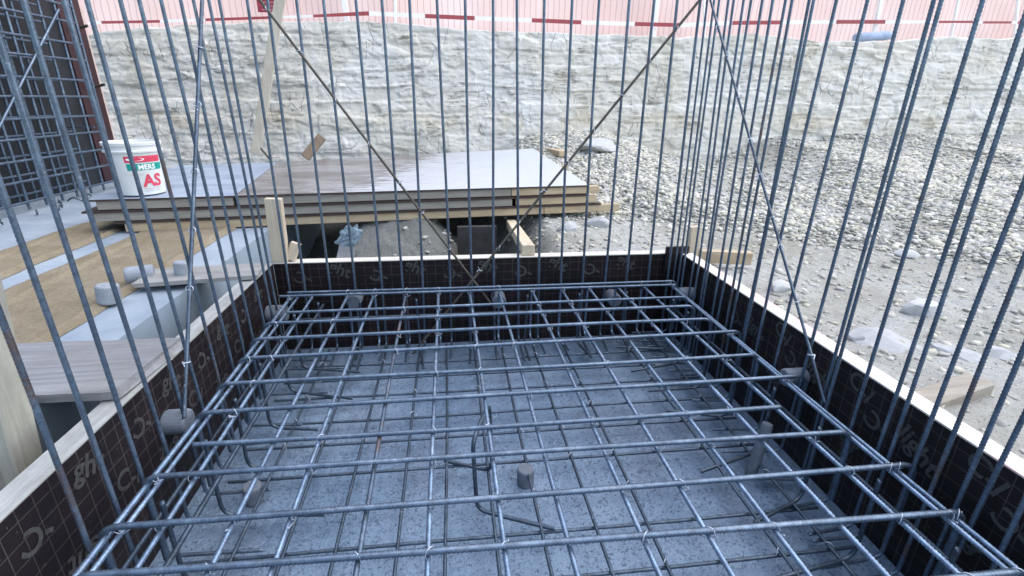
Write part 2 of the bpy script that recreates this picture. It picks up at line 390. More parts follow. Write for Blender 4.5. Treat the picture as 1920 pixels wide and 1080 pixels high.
def rebar(name, pts, r, mat, label=None, cat='rebar', group=None, parent=None, bend=.035, step=.0050, sides=10, rib=.34, base=None, bow=0.0):
    path = densify(pts, step, bend)
    if bow:
        q = np.linspace(0, 1, len(path)); o_ = RNG.normal(size=(2, 3))*bow
        path = path+np.sin(np.pi*q)[:, None]*o_[0]+np.sin(2*np.pi*q)[:, None]*o_[1]*.6
    V, F, C = tube(path, r, sides, rib)
    faces = np.vstack([F, np.c_[C, C[:, 2]]])  # caps as quads with a repeated index are dropped below
    nq = len(F)
    me = bpy.data.meshes.new(name)
    if base is None: base = np.array([path[:, 0].mean(), path[:, 1].mean(), V[:, 2].min()])
    L = V-base
    me.vertices.add(len(L)); me.vertices.foreach_set('co', L.ravel())
    idx = np.r_[F.ravel(), C.ravel()].astype(np.int32); st = np.r_[np.arange(nq)*4, nq*4+np.arange(len(C))*3].astype(np.int32); tt = np.r_[np.full(nq, 4), np.full(len(C), 3)].astype(np.int32)
    me.loops.add(len(idx)); me.loops.foreach_set('vertex_index', idx)
    me.polygons.add(len(st)); me.polygons.foreach_set('loop_start', st); me.polygons.foreach_set('loop_total', tt)
    me.update(calc_edges=True); me.materials.append(mat)
    me.polygons.foreach_set('use_smooth', np.ones(len(me.polygons), bool))
    o = bpy.data.objects.new(name, me); COL.objects.link(o)
    if parent is not None: o.parent = parent; o.location = base-WB[parent.name]
    else: o.location = base
    WB[o.name] = base
    if parent is None: finish(o, label, cat, group)
    return o
def tie(parent, P, d1, d2, s=.016, r=.0017):
    """a wire loop slung diagonally round the crossing of two bars at P, with two twisted ends"""
    P = np.asarray(P, float); d1 = np.asarray(d1, float); d2 = np.asarray(d2, float)
    n = np.cross(d1, d2); n /= np.linalg.norm(n)
    if n.dot(EYE-P) < 0: n = -n
    a = d1/np.linalg.norm(d1)+d2/np.linalg.norm(d2)*random.choice((-1, 1)); a /= np.linalg.norm(a)
    pts = [P+a*s*math.cos(t)+n*s*1.15*math.sin(t) for t in np.linspace(-.6, 2*math.pi-.9, 15)]
    b = np.cross(n, a)
    L = random.uniform(.012, .035)
    pts.append(pts[-1]+(n*.4+b*random.uniform(-1, 1)+a*random.uniform(0, .8))*L)
    pts.insert(0, pts[0]+(n*.5+b*random.uniform(-1, 1)+a*random.uniform(-.8, .8))*L*.8)
    V, F, C = tube(densify(pts, .004), r, 5)
    me_F = [tuple(f) for f in F]+[tuple(f) for f in C]
    return mesh_obj('tie_wire', V, me_F, WIRE, parent, None, True)

ORD = ['first', 'second', 'third', 'fourth', 'fifth', 'sixth', 'seventh', 'eighth', 'ninth', 'tenth', 'eleventh', 'twelfth', 'thirteenth', 'fourteenth', 'fifteenth', 'sixteenth', 'seventeenth', 'eighteenth', 'nineteenth', 'twentieth', 'twenty-first', 'twenty-second', 'twenty-third', 'twenty-fourth', 'twenty-fifth', 'twenty-sixth', 'twenty-seventh', 'twenty-eighth', 'twenty-ninth', 'thirtieth', 'thirty-first', 'thirty-second']

# ------------------------------------------------------------------ dimensions of the pit
YB, ZT, XL, XR, ZF = 2.77, .137, -.985, 1.395, -.40
XLB, XRB, YBB = -.915, 1.332, 2.69            # planes of the upright bars
ZLOW = -.352                                   # lower mat
ZTOP = 2.25

# ------------------------------------------------------------------ upright bars
def line3(p, q, z): p, q = np.asarray(p), np.asarray(q); return p+(q-p)*(z-p[2])/(q[2]-p[2])
def upright(pix, plane, r, foot, label, group, mat=STEEL, top=ZTOP):
    (x0, y0), (x1, y1) = pix
    f = {'L': lambda x, y: onX(x, y, XLB), 'R': lambda x, y: onX(x, y, XRB), 'B': lambda x, y: onY(x, y, YBB)}[plane]
    p, q = f(x0, y0), f(x1, y1)
    a = line3(p, q, top); b = line3(p, q, ZLOW)
    path = [a, b, b+np.asarray(foot)]
    return rebar('upright_rebar', path, r, mat, label, 'rebar', group, bow=.006), p, q
LEFT = [((0, 600), (162, 1027)), ((15, 405), (220, 965)), ((-9, 37), (264, 887)), ((60, 0), (315, 842)), ((121, 0), (335, 747)),
        ((171, 0), (380, 755)), ((224, 0), (410, 715)), ((267, 0), (437, 690)), ((303, 0), (455, 660)), ((336, 0), (474, 627)),
        ((365, 0), (493, 608)), ((389, 0), (507, 590)), ((411, 0), (520, 578))]
for i, px in enumerate(LEFT):
    lab = f'upright rebar in the left row, {ORD[i]} counted from the front beside the pale post'
    o, p, q = upright(px, 'L', .0061 if i < 5 else .0059, (random.uniform(.22, .34), random.uniform(-.03, .03), 0), lab, 'upright bars along the left form panel', STEEL_RUST if i in (0, 6) else STEEL)
BACK = [((463, 0), (542, 540)), ((503, 0), (572, 540)), ((554, 0), (620, 540)), ((612, 0), (665, 540)), ((667, 0), (715, 540)), ((716, 0), (756, 540)),
        ((769, 0), (792, 540)), ((822, 0), (842, 540)), ((875, 0), (889, 540)), ((922, 0), (927, 540)), ((970, 0), (971, 535)), ((1022, 0), (1010, 535)),
        ((1074, 0), (1052, 532)), ((1126, 0), (1093, 532)), ((1177, 0), (1132, 530)), ((1226, 0), (1175, 528)), ((1272, 0), (1215, 525)), ((1314, 0), (1251, 527))]
BACKO = []
for i, px in enumerate(BACK):
    lab = f'upright rebar in the back row, {ORD[i]} from the left pit corner'
    o, p, q = upright(px, 'B', .0064, (random.uniform(-.02, .02), -random.uniform(.16, .3), 0), lab, 'upright bars along the back form panel', STEEL)
    BACKO.append(o)
RIGHT = [((1325, 0), (1261, 530)), ((1337, 0), (1270, 530)), ((1350, 0), (1280, 535)), ((1367, 0), (1290, 540)), ((1380, 0), (1302, 540)), ((1397, 0), (1316, 540)),
         ((1411, 0), (1326, 540)), ((1432, 0), (1344, 535)), ((1443, 0), (1353, 535)), ((1475, 0), (1376, 538)), ((1482, 0), (1383, 538)),
         ((1517, 0), (1408, 538)), ((1525, 0), (1416, 538)), ((1569, 0), (1443, 585)), ((1621, 0), (1485, 735)), ((1686, 0), (1497, 715)), ((1751, 0), (1543, 752)), ((1765, 0), (1552, 757)),
         ((1841, 0), (1595, 800)), ((1920, 25), (1657, 807)), ((1920, 105), (1665, 855)), ((1920, 345), (1725, 855)), ((1920, 500), (1750, 910)),
         ((1920, 652), (1795, 940)), ((1920, 790), (1817, 1000)), ((1920, 930), (1875, 1030))]
RIGHT[14] = ((1621, 0), (1455, 680)); RIGHT[13] = ((1569, 0), (1428, 630))
for i, px in enumerate(RIGHT):
    lab = f'upright rebar in the right row, {ORD[i]} counted forward from the back pit corner'
    o, p, q = upright(px, 'R', .0051, (-random.uniform(.15, .26), random.uniform(-.03, .03), 0), lab, 'upright bars along the right form panel', STEEL_RUST if i in (9, 22) else STEEL)

# diagonal braces tied across the rows
def brace(pixs, fn, r, label, mat, ties, ext=(1.0, .0)):
    p, q = fn(*pixs[0]), fn(*pixs[1]); d = q-p
    o = rebar('diagonal_brace', [p-d*ext[0], q+d*ext[1]], r, mat, label, 'rebar', 'diagonal bracing bars')
    for t in ties:
        x = pixs[0][0]+(pixs[1][0]-pixs[0][0])*t; y = pixs[0][1]+(pixs[1][1]-pixs[0][1])*t
        tie(o, fn(x, y), d/np.linalg.norm(d), np.array([0, 0, 1.]), .0105, .0020)
    return o
brace(((487, 0), (915, 562)), lambda x, y: onY(x, y, YBB-.026), .0062, 'brown diagonal rebar falling from left to right across the back row', STEEL_BROWN, (.03, .17, .335, .48, .61, .71, .83), (.6, .04))
brace(((1312, 0), (775, 662)), lambda x, y: onY(x, y, YBB-.044), .0062, 'dark diagonal rebar falling from right to left across the back row', STEEL_BROWN, (.08, .175, .27, .37, .46, .54, .63, .70, .765), (.5, .03))
brace(((379, 0), (345, 785)), lambda x, y: onX(x, y, XLB+.02), .0056, 'slanting rebar crossing the left upright row, tied with pale wire', STEEL_DARK, (.115, .25, .41, .55, .69, .865), (.7, .0))
brace(((1332, 0), (1541, 735)), lambda x, y: onX(x, y, XRB-.02), .0050, 'slanting rebar crossing the right upright row towards the front', STEEL_DARK, (.07, .145, .25, .36, .45, .555, .63, .77, .905), (.6, .02))

# ------------------------------------------------------------------ top mat
TB = [((538, 549), (1262, 527)), ((522, 556), (1262, 534)), ((537, 586), (1280, 557)), ((492, 606), (1292, 574)), ((470, 636), (1325, 599)), ((445, 672), (1380, 621)),
      ((407, 720), (1410, 664)), ((365, 775), (1500, 705)), ((360, 834), (1460, 763)), ((270, 895), (1580, 811)), ((185, 990), (1700, 870)), ((130, 1080), (1790, 960)), ((1740, 1087), (1915, 1070))]
ZTB = .010
MBARS = [((137, 1080), (543, 560)), ((163, 1080), (570, 542)), ((250, 1075), (590, 550)), ((395, 1065), (653, 552)), ((512, 1075), (702, 555)), ((667, 1072), (762, 552)), ((805, 1075), (822, 545)),
         ((950, 1075), (880, 547)), ((1085, 1075), (935, 545)), ((1237, 1075), (997, 543)), ((1372, 1075), (1052, 541)), ((1512, 1077), (1105, 542)), ((1657, 1077), (1160, 542)),
         ((1790, 1072), (1210, 540)), ((1897, 1075), (1257, 535)), ((1910, 1065), (1272, 545))]
MO = []
for i, (a, b) in enumerate(MBARS):
    z = -.0085 if i else -.012
    A, B = onz(*a, z), onz(*b, z); d = B-A; d /= d[1]
    far = A+d*(2.625-A[1]); near = A+d*(-.55-A[1])
    if i in (1,): far = A+d*(2.70-A[1])
    leg = far+np.array([0, .012, -.30]); pts = [near, far]
    if 3 <= i <= 13: pts += [leg, leg+np.array([0, -.14, 0])]
    lab = f'lengthwise rebar of the upper mat, {ORD[i]} from the left form panel'
    if i == 5: lab = 'lengthwise upper mat rebar with an orange rust streak left of centre'
    o = rebar('lengthwise_rebar', pts, .0062 if i else .0074, STEEL_RUST if i in (5,) else STEEL_SHEEN, lab, 'rebar', 'lengthwise bars of the upper mat', bow=.003, rib=.36 if i in (0, 3, 12, 13) else .2)
    MO.append((o, A, d))
TO = []
for i, (a, b) in enumerate(TB):
    A, B = onz(*a, ZTB), onz(*b, ZTB); d = B-A; d /= d[0]
    if i == 12:
        l = A+d*(-.86-A[0]); r_ = B
    else: l, r_ = A, B
    pts = [l+np.array([-.005, 0, -.30]), l, r_+np.array([.03, 0, 0]), r_+np.array([.042, .01, -.29])]
    if i in (0, 1, 8, 2): pts = [l, r_+np.array([.03, 0, 0]), r_+np.array([.042, .01, -.29])] if i != 8 else [l, r_]
    lab = f'crosswise rebar on top of the upper mat, {ORD[i]} from the back form panel'
    o = rebar('crosswise_rebar', pts, .0077 if i > 2 else .0070, STEEL, lab, 'rebar', 'crosswise bars of the upper mat', bow=.003, bend=.05, rib=.40 if i >= 7 else .24)
    TO.append((o, A, d))
    for k, (mo, MA, md) in enumerate(MO):
        p = A.copy(); y = p[1]
        mx = MA[0]+md[0]*(y-MA[1])
        if mx < l[0]+.03 or mx > r_[0]+.02: continue
        if random.random() < (.62 if i < 11 else .4) or k >= 14:
            tie(o, (mx, y+d[1]*(mx-A[0]), .001), d, md, .0135, .0015)

# ------------------------------------------------------------------ lower mat on the blinding
LT = [485, 512, 542, 584, 626, 681, 745, 818, 905, 1010, 1140, 1300]
for i, u in enumerate(LT):
    Yc = onz(960, 185+u, ZLOW)[1]
    P = np.array([-.86, Yc+.004, ZLOW]); Q = np.array([1.27, Yc-.004, ZLOW])
    rebar('lower_crosswise_rebar', [P, Q], .0060, STEEL_DARK, f'crosswise rebar of the lower mat above the grey concrete, {ORD[i]} from the back', 'rebar', 'crosswise bars of the lower mat', bow=.004, rib=.10)
LMX = [onz(x, y, ZLOW+.016)[0] for x, y in ((420, 1075), (517, 1075), (622, 1077), (740, 1077), (835, 1077), (935, 1075), (1035, 1075), (1147, 1072), (1257, 1075), (1370, 1075), (1490, 1075), (1600, 1075))]
for i, x in enumerate(LMX):
    o = rebar('lower_lengthwise_rebar', [(x-.003, -.5, ZLOW+.015), (x+.003, 2.62, ZLOW+.015)], .0058, STEEL_DARK, f'lengthwise rebar of the lower mat, {ORD[i]} from the left', 'rebar', 'lengthwise bars of the lower mat', bow=.004, rib=.10)
    for k, u in enumerate(LT[:9]):
        if random.random() < .35:
            Yc = onz(960, 185+u, ZLOW)[1]; tie(o, (x, Yc, ZLOW+.008), (1, 0, 0), (0, 1, 0), .015, .0016)
# side bars, lower down
for nm, x, z, lab in (('side_rebar', 1.285, -.13, 'rebar running low along the right form panel under the upper mat'), ('side_rebar', -.865, -.14, 'rebar running low along the left form panel under the upper mat'), ('side_rebar', -.70, -.05, 'rebar lying just beneath the left lengthwise pair of the upper mat')):
    rebar(nm, [(x, -.4, z), (x, 2.6, z)], .0065, STEEL_DARK, lab, 'rebar', 'side bars between the mats')
rebar('side_rebar', [(-.85, 2.61, -.14), (1.27, 2.60, -.14)], .0075, STEEL_DARK, 'rebar running low along the back form panel under the upper mat', 'rebar', 'side bars between the mats')

# edge hairpins standing between the mats
HP = [('right', y) for y in (.78, 1.02, 1.27, 1.52, 1.78, 2.02, 2.26, 2.44)] + [('left', y) for y in (.95, 1.16, 1.42, 1.66, 1.92, 2.18, 2.42)] + [('back', x) for x in (-.72, -.5, -.2, .1, .42, .72, 1.0)]
cnt = {'right': 0, 'left': 0, 'back': 0}
for side, v in HP:
    cnt[side] += 1; g = random.uniform(-.015, .015); L = random.uniform(.2, .34); sl = random.uniform(-.10, .10)
    if side == 'right': pts = [(1.225, v, -.03), (1.225, v+g, -.335), (1.225-L, v+sl, -.335)]
    elif side == 'left': pts = [(-.80, v, -.03), (-.80, v+g, -.335), (-.80+L, v-abs(sl), -.335)]
    else: pts = [(v, 2.575, -.03), (v+g, 2.575, -.335), (v+sl*.4, 2.575-L*.8, -.335)]
    od = {'right': 'counted from the front', 'left': 'counted from the front', 'back': 'counted from the left'}[side]
    rebar('hairpin_rebar', pts, .0068, STEEL_DARK, f'bent rebar between the mats by the {side} form panel, {ORD[cnt[side]-1]} {od}', 'rebar', 'bent bars between the two mats', bend=.055, rib=.10)
for k in range(14):
    x, y, a, L = random.uniform(-.6, 1.0), random.uniform(.8, 2.3), random.uniform(0, 6.3), random.uniform(.03, .08)
    rebar('wire_offcut', [(x, y, ZF+.003), (x+L*.5*math.cos(a), y+L*.5*math.sin(a), ZF+.012), (x+L*math.cos(a+.6), y+L*math.sin(a+.6), ZF+.003)], .0013, WIRE, 'thin tie wire offcut lying on the concrete floor of the pit', 'wire', 'tie wire offcuts on the pit floor', rib=0, sides=5, step=.006)
# bar chair in the middle
zl = -.335
F1, F1b = onz(1040, 992, zl), onz(905, 955, zl); F2, F2b = onz(835, 864, zl), onz(918, 884, zl)
top = -.035
rebar('bar_chair', [F1, F1b+np.array([-.02, 0, 0]), F1b+np.array([-.03, .0, .29]), F2b+np.array([.0, 0, .31]), F2b+np.array([.01, 0, .0]), F2], .0072, STEEL_DARK, 'dark bent bar chair standing in the middle between the mats', 'bar chair', bend=.045, rib=.08)

# ------------------------------------------------------------------ concrete spacers
def lathe(prof, A, B, sides=24):
    """prof: list of (t along A->B, radius)"""
    A, B = np.asarray(A, float), np.asarray(B, float); d = B-A; L = np.linalg.norm(d); d /= L
    a = np.array([0, 0, 1.]) if abs(d[2]) < .9 else np.array([1., 0, 0]); u = np.cross(d, a); u /= np.linalg.norm(u); v = np.cross(d, u)
    V = []; F = []
    for t, r in prof:
        for k in range(sides):
            th = 2*math.pi*k/sides; V.append(A+d*L*t+(u*math.cos(th)+v*math.sin(th))*r)
    n = len(prof)
    for i in range(n-1):
        for k in range(sides): F.append((i*sides+k, i*sides+(k+1) % sides, (i+1)*sides+(k+1) % sides, (i+1)*sides+k))
    F.append(tuple(range(sides))[::-1]); F.append(tuple((n-1)*sides+k for k in range(sides)))
    return V, F
def spacer(A, B, r, label, mat=SPACER, group='concrete spacers'):
    V, F = lathe([(0, r*.86), (.05, r*.97), (.12, r), (.88, r), (.95, r*.97), (1, r*.86)], A, B)
    bm = [tuple(f) for f in F]
    o = mesh_obj('concrete_spacer', V, bm, mat)
    return finish(o, label, 'spacer', group)
spacer((-.982, 1.55, -.036), (-.905, 1.55, -.036), .042, 'round concrete spacer wedged between the left form panel and upright bars')
spacer((-.982, 2.56, -.075), (-.88, 2.56, -.075), .045, 'round concrete spacer in the back left pit corner')
spacer((1.30, 1.58, -.022), (1.392, 1.58, -.022), .036, 'round concrete spacer against the right form panel by the slanting rebar')
spacer((1.30, 2.54, -.04), (1.392, 2.54, -.04), .04, 'round concrete spacer against the right form panel near the back corner')
for (x, y), lab in (((665, 562), 'concrete spacer under the upper mat at the back form panel, left'), ((935, 562), 'concrete spacer under the crossing of the back braces'), ((1150, 560), 'concrete spacer at the back form panel, right part')):
    P = onY(x, y, 2.70); spacer((P[0], 2.66, P[2]), (P[0], 2.768, P[2]), .042, lab)
P = onz(985, 907, ZF); spacer((P[0], P[1], ZF), (P[0], P[1], ZF+.075), .033, 'small grey concrete spacer standing on the pit floor near the bar chair')
P = onz(478, 940, ZF); spacer((P[0], P[1], ZF), (P[0], P[1], ZF+.075), .033, 'small grey concrete spacer on the pit floor by the left side')
P = onz(1420, 890, ZF); spacer((P[0]-.03, P[1], ZF+.004), (P[0]+.01, P[1]+.02, -.17), .022, 'tall leaning concrete spacer inside the mats by the right side')
P = onz(262, 531, .125); spacer((P[0]-.05, P[1]-.01, .125+.043), (P[0]+.06, P[1]+.035, .125+.043), .043, 'pale concrete spacer lying on its side on the burlap', SPACER_PALE, None)
P = onz(197, 572, .125); spacer((P[0], P[1]+.03, .124), (P[0]+.008, P[1]+.035, .124+.085), .045, 'pale concrete spacer standing upright on the burlap edge', SPACER_PALE, None)
P = onz(352, 516, .155); spacer((P[0]-.02, P[1], .158), (P[0]-.015, P[1]+.004, .158+.068), .038, 'pale concrete spacer standing on the short plank', SPACER_PALE, None)

# ------------------------------------------------------------------ form panels round the pit
def textmesh(body, size, P, e1, e2, ang, bold=.004):
    cu = bpy.data.curves.new('txt', 'FONT'); cu.body = body; cu.size = size; cu.offset = bold*.5; cu.resolution_u = 3
    cu.align_x = 'CENTER'
    ob = bpy.data.objects.new('txt', cu); COL.objects.link(ob)
    dg = bpy.context.evaluated_depsgraph_get(); me = bpy.data.meshes.new_from_object(ob.evaluated_get(dg))
    e1, e2, P = np.asarray(e1, float), np.asarray(e2, float), np.asarray(P, float); c, s = math.cos(ang), math.sin(ang)
    V = [P+e1*(v.co.x*c-v.co.y*s)+e2*(v.co.x*s+v.co.y*c) for v in me.vertices]; F = [tuple(p.vertices) for p in me.polygons]
    bpy.data.objects.remove(ob); bpy.data.curves.remove(cu); bpy.data.meshes.remove(me)
    return V, F
def marks(parent, e1, off, tokens, size=.088):
    for body, u, z, ang in tokens:
        P = np.asarray(off, float)+np.asarray(e1, float)*u+np.array([0, 0, z])
        V, F = textmesh(body, size, P, e1, (0, 0, 1), math.radians(ang))
        mesh_obj('printed_lettering', V, F, PRINT, parent)
def panel(name, label, boxes, base):
    o = empty(name, base, label, 'form panel', 'film-faced form panels round the pit')
    return o
# back panel
pb = panel('form_panel', 'dark film-faced form panel closing the back of the pit', None, (.2, YB+.04, ZF))
m = MB(); m.box(((XL+XR)/2, YB+.009, (ZF+ZT-.004)/2), ((XR-XL)/2-.001, 0, 0), (0, .009, 0), (0, 0, (ZT-.004-ZF)/2), bev=.001); m.build('film_face', [FILM_X], pb)
m = MB()
m.box(((XL+XR)/2, YB+.049, ZT-.035), ((XR-XL)/2-.001, 0, 0), (0, .031, 0), (0, 0, .035), bev=.003)
for x in np.linspace(XL+.1, XR-.1, 6): m.box((x, YB+.049, (ZF+ZT-.07)/2), (.03, 0, 0), (0, .030, 0), (0, 0, (ZT-.074-ZF)/2))
m.build('timber_frame', [EDGE_X], pb)
m = MB(); m.box(((XL+XR)/2, YB+.009, ZT-.0005), ((XR-XL)/2-.002, 0, 0), (0, .0088, 0), (0, 0, .003), bev=.001)
m.build('plywood_edge', [EDGE_X], pb)
tk = []
for k in range(5):
    u = -.84+.42*k
    tk += [('-C', u+.02, .07, 152), ('ght', u+.20, .065, -26)]
marks(pb, (1, 0, 0), (0, YB-.0015, 0), tk, .095)
# left panel
pl = panel('form_panel', 'dark film-faced form panel along the left side of the pit', None, (XL-.04, 1, ZF))
m = MB(); m.box((XL-.009, (YB-.9)/2, (ZF+ZT-.004)/2), (.009, 0, 0), (0, (YB+.9)/2-.001, 0), (0, 0, (ZT-.004-ZF)/2), bev=.001); m.build('film_face', [FILM_Y], pl)
m = MB(); m.box((XL-.047, (YB-.9)/2, ZT-.035), (.029, 0, 0), (0, (YB+.9)/2-.001, 0), (0, 0, .035), bev=.003)
for y in np.linspace(-.8, YB-.1, 7): m.box((XL-.047, y, (ZF+ZT-.074)/2), (.028, 0, 0), (0, .03, 0), (0, 0, (ZT-.076-ZF)/2))
m.build('timber_frame', [EDGE_LEFT], pl)
m = MB(); m.box((XL-.009, (YB-.9)/2, ZT-.0005), (.0088, 0, 0), (0, (YB+.9)/2-.002, 0), (0, 0, .003), bev=.001); m.build('plywood_edge', [EDGE_LEFT], pl)
tk = []
for k in range(-2, 4):
    y = 1.20+.43*k
    tk += [('ght', y, .045, -22), ('C-l', y+.115, -.10, -22), ('-C', y+.255, .05, 150), ('ght', y-.09, -.12, 155)]
marks(pl, (0, 1, 0), (XL+.0015, 0, 0), [t for t in tk if -.6 < t[1] < 2.6])
# right panel
pr = panel('form_panel', 'dark film-faced form panel along the right side, its pale edge splashed pink', None, (XR+.04, 1, ZF))
m = MB(); m.box((XR+.009, (YB-.9)/2, (ZF+ZT-.004)/2), (.009, 0, 0), (0, (YB+.9)/2-.001, 0), (0, 0, (ZT-.004-ZF)/2), bev=.001); m.build('film_face', [FILM_Y], pr)
m = MB(); m.box((XR+.047, (YB-.9)/2, ZT-.035), (.029, 0, 0), (0, (YB+.9)/2-.001, 0), (0, 0, .035), bev=.003)
for y in np.linspace(-.8, YB-.1, 7): m.box((XR+.047, y, (ZF+ZT-.074)/2), (.028, 0, 0), (0, .03, 0), (0, 0, (ZT-.076-ZF)/2))
m.build('timber_frame', [EDGE_R], pr)
m = MB(); m.box((XR+.009, (YB-.9)/2, ZT-.0005), (.0088, 0, 0), (0, (YB+.9)/2-.002, 0), (0, 0, .003), bev=.001); m.build('plywood_edge', [EDGE_R], pr)
tk = []
for k in range(-2, 4):
    y = 1.15+.43*k
    tk += [('-C', -(y+.07), .02, 150), ('light', -(y-.06), -.01, -24), ('C-l', -(y-.24), .06, -24), ('ght', -(y+.17), -.11, 152)]
marks(pr, (0, -1, 0), (XR-.0015, 0, 0), [t for t in tk if .3 < -t[1] < 2.2])
# corner filler board at the back right
m = MB(); A, B = onY(1250, 463, YB-.016), onY(1292, 463, YB-.016)
m.box(((A[0]+B[0])/2, YB-.011, (ZF+A[2])/2), ((B[0]-A[0])/2, 0, 0), (0, .009, 0), (0, 0, (A[2]-ZF)/2), bev=.001)
finish(m.build('corner_board', [FILM_X]), 'narrow dark filler board rising above the back right pit corner', 'board')

# pit floor
m = MB(); nx, ny = 2, 2
V = [(XL-.02, -1.6, ZF), (XR+.02, -1.6, ZF), (XR+.02, YB+.1, ZF), (XL-.02, YB+.1, ZF), (XL-.02, -1.6, ZF-.1), (XR+.02, -1.6, ZF-.1), (XR+.02, YB+.1, ZF-.1), (XL-.02, YB+.1, ZF-.1)]
finish(mesh_obj('concrete_floor', V, [(0, 1, 2, 3), (0, 4, 5, 1), (1, 5, 6, 2), (2, 6, 7, 3), (3, 7, 4, 0)], FLOOR), kind='structure')

# ------------------------------------------------------------------ numpy noise
def vnoise(P, seed=0):
    Pi = np.floor(P).astype(np.int64); f = P-Pi; f = f*f*(3-2*f)
    def h(a):
        n = (a[..., 0]*374761393+a[..., 1]*668265263+a[..., 2]*2147483647*3+seed*974634777) & 0x7fffffff
        n = ((n ^ (n >> 13))*1274126177) & 0x7fffffff
        return ((n ^ (n >> 16)) & 0xffff)/65535.
    r = 0
    for dx in (0, 1):
        for dy in (0, 1):
            for dz in (0, 1):
                w = (f[..., 0] if dx else 1-f[..., 0])*(f[..., 1] if dy else 1-f[..., 1])*(f[..., 2] if dz else 1-f[..., 2])
                r = r+w*h(Pi+np.array([dx, dy, dz]))
    return r
def fbm(P, octv=5, seed=0, g=.5):
    a, s, t = 1., 0., 0.
    for k in range(octv): s = s+a*vnoise(P*2**k, seed+k); t += a; a *= g
    return s/t
def hash1(i, seed=0):
    n = (i.astype(np.int64)*374761393+seed*668265263) & 0x7fffffff; n = ((n ^ (n >> 13))*1274126177) & 0x7fffffff
    return ((n ^ (n >> 16)) & 0xffff)/65535.
def grid_faces(nu, nv):
    i = np.arange(nu-1)[:, None]*nv; j = np.arange(nv-1)[None, :]
    return np.stack([i+j, i+nv+j, i+nv+j+1, i+j+1], 2).reshape(-1, 4)

# ------------------------------------------------------------------ rock face
YW = 6.75
RIMPX = [(-400, 70), (100, 70), (170, 72), (230, 62), (300, 54), (400, 48), (480, 44), (640, 41), (760, 49), (900, 58), (1040, 64), (1180, 68), (1280, 73), (1400, 66), (1500, 78), (1650, 80), (1750, 72), (1920, 73), (2400, 75)]
rimX = np.array([onY(x, y, YW+.25)[0] for x, y in RIMPX]); rimZ = np.array([onY(x, y, YW+.25)[2] for x, y in RIMPX])
ux = np.concatenate([np.linspace(-16, -5.2, 40), np.linspace(-5.2, 8.5, 900), np.linspace(8.6, 26, 60)])
nv = 190; tv = np.linspace(0, 1, nv)
XX, TT = np.meshgrid(ux, tv, indexing='ij')
rim = np.interp(XX, rimX, rimZ)+.05*(fbm(np.stack([XX*5, XX*0, XX*0], -1), 4, 3)-.5)
zb = -.35; tl = np.clip(TT/.93, 0, 1)
ZZ = zb+(rim-zb)*tl
Q = np.stack([XX, ZZ, XX*0], -1)
warp = .16*(fbm(Q*np.array([.55, .8, 1]), 4, 11)-.5)+.012*(fbm(Q*5, 3, 12)-.5)
_e = np.cumsum(np.random.default_rng(17).uniform(.035, .24, 40))-1.2; lz = np.interp(ZZ+warp*1.3, _e, np.arange(40)); li = np.floor(lz); lf = lz-li
off = (hash1(li, 5)-.5)*.055*(.4+1.2*vnoise(Q*np.array([.6, .9, 1]), 10))
cellx = XX/(.22+.35*hash1(li, 6))+hash1(li, 7)*9+.5*(fbm(Q*4, 3, 15)-.5)
ci = np.floor(cellx)
off = off+(hash1(ci*131+li*17, 8)-.5)*.075*(.3+.7*vnoise(Q*np.array([.8, 1.2, 1]), 9))
off = off+.18*(fbm(Q*.7, 3, 21)-.5)+.02*(fbm(Q*np.array([20, 14, 1]), 3, 23)-.5)
off = off+(lf-.5)*.010*vnoise(Q*np.array([1.1, 2, 1]), 14)
def worley(U, V, seed):
    iu, iv = np.floor(U), np.floor(V); best = np.full(U.shape, 9.); bid = np.zeros(U.shape)
    for du in (-1, 0, 1):
        for dv in (-1, 0, 1):
            k_ = (iu+du)*7919+(iv+dv)*104729; px = iu+du+hash1(k_, seed); py = iv+dv+hash1(k_, seed+1); d_ = (px-U)**2+(py-V)**2; m_ = d_ < best
            best = np.where(m_, d_, best); bid = np.where(m_, hash1(k_, seed+2), bid)
    return bid
wu = fbm(Q*3, 3, 61)*.8; wv = fbm(Q*3, 3, 62)*.8
off = off+(worley(XX*2.4+wu*.5, ZZ*7+wv*.4, 63)-.5)*.045+(worley(XX*6+wu*.6, ZZ*17+wv*.5, 66)-.5)*.034+(worley(XX*15+wu, ZZ*32+wv, 69)-.5)*.016
off = off-.026*np.exp(-(np.minimum(lf, 1-lf)/.10)**2)*(vnoise(Q*np.array([1.6, 5, 1]), 31) > .62)
off = off*.42
back = .16*(ZZ-zb)+np.where(TT > .93, ((TT-.93)/.07)*9, 0)
fade = np.clip((1-tl)/.04, 0.25, 1)
YY = YW-.28+back-off*fade
YY = np.where(TT > .93, YY, YY)
ZZ = np.where(TT > .93, rim+(TT-.93)*.6+.03*(fbm(np.stack([XX*6, YY*3, XX*0], -1), 3, 41)-.5), ZZ)
finish(mesh_obj('rock_face', np.stack([XX, YY, ZZ], -1).reshape(-1, 3), grid_faces(len(ux), nv), ROCK, smooth=False, base=(0, 0, 0)), kind='structure')

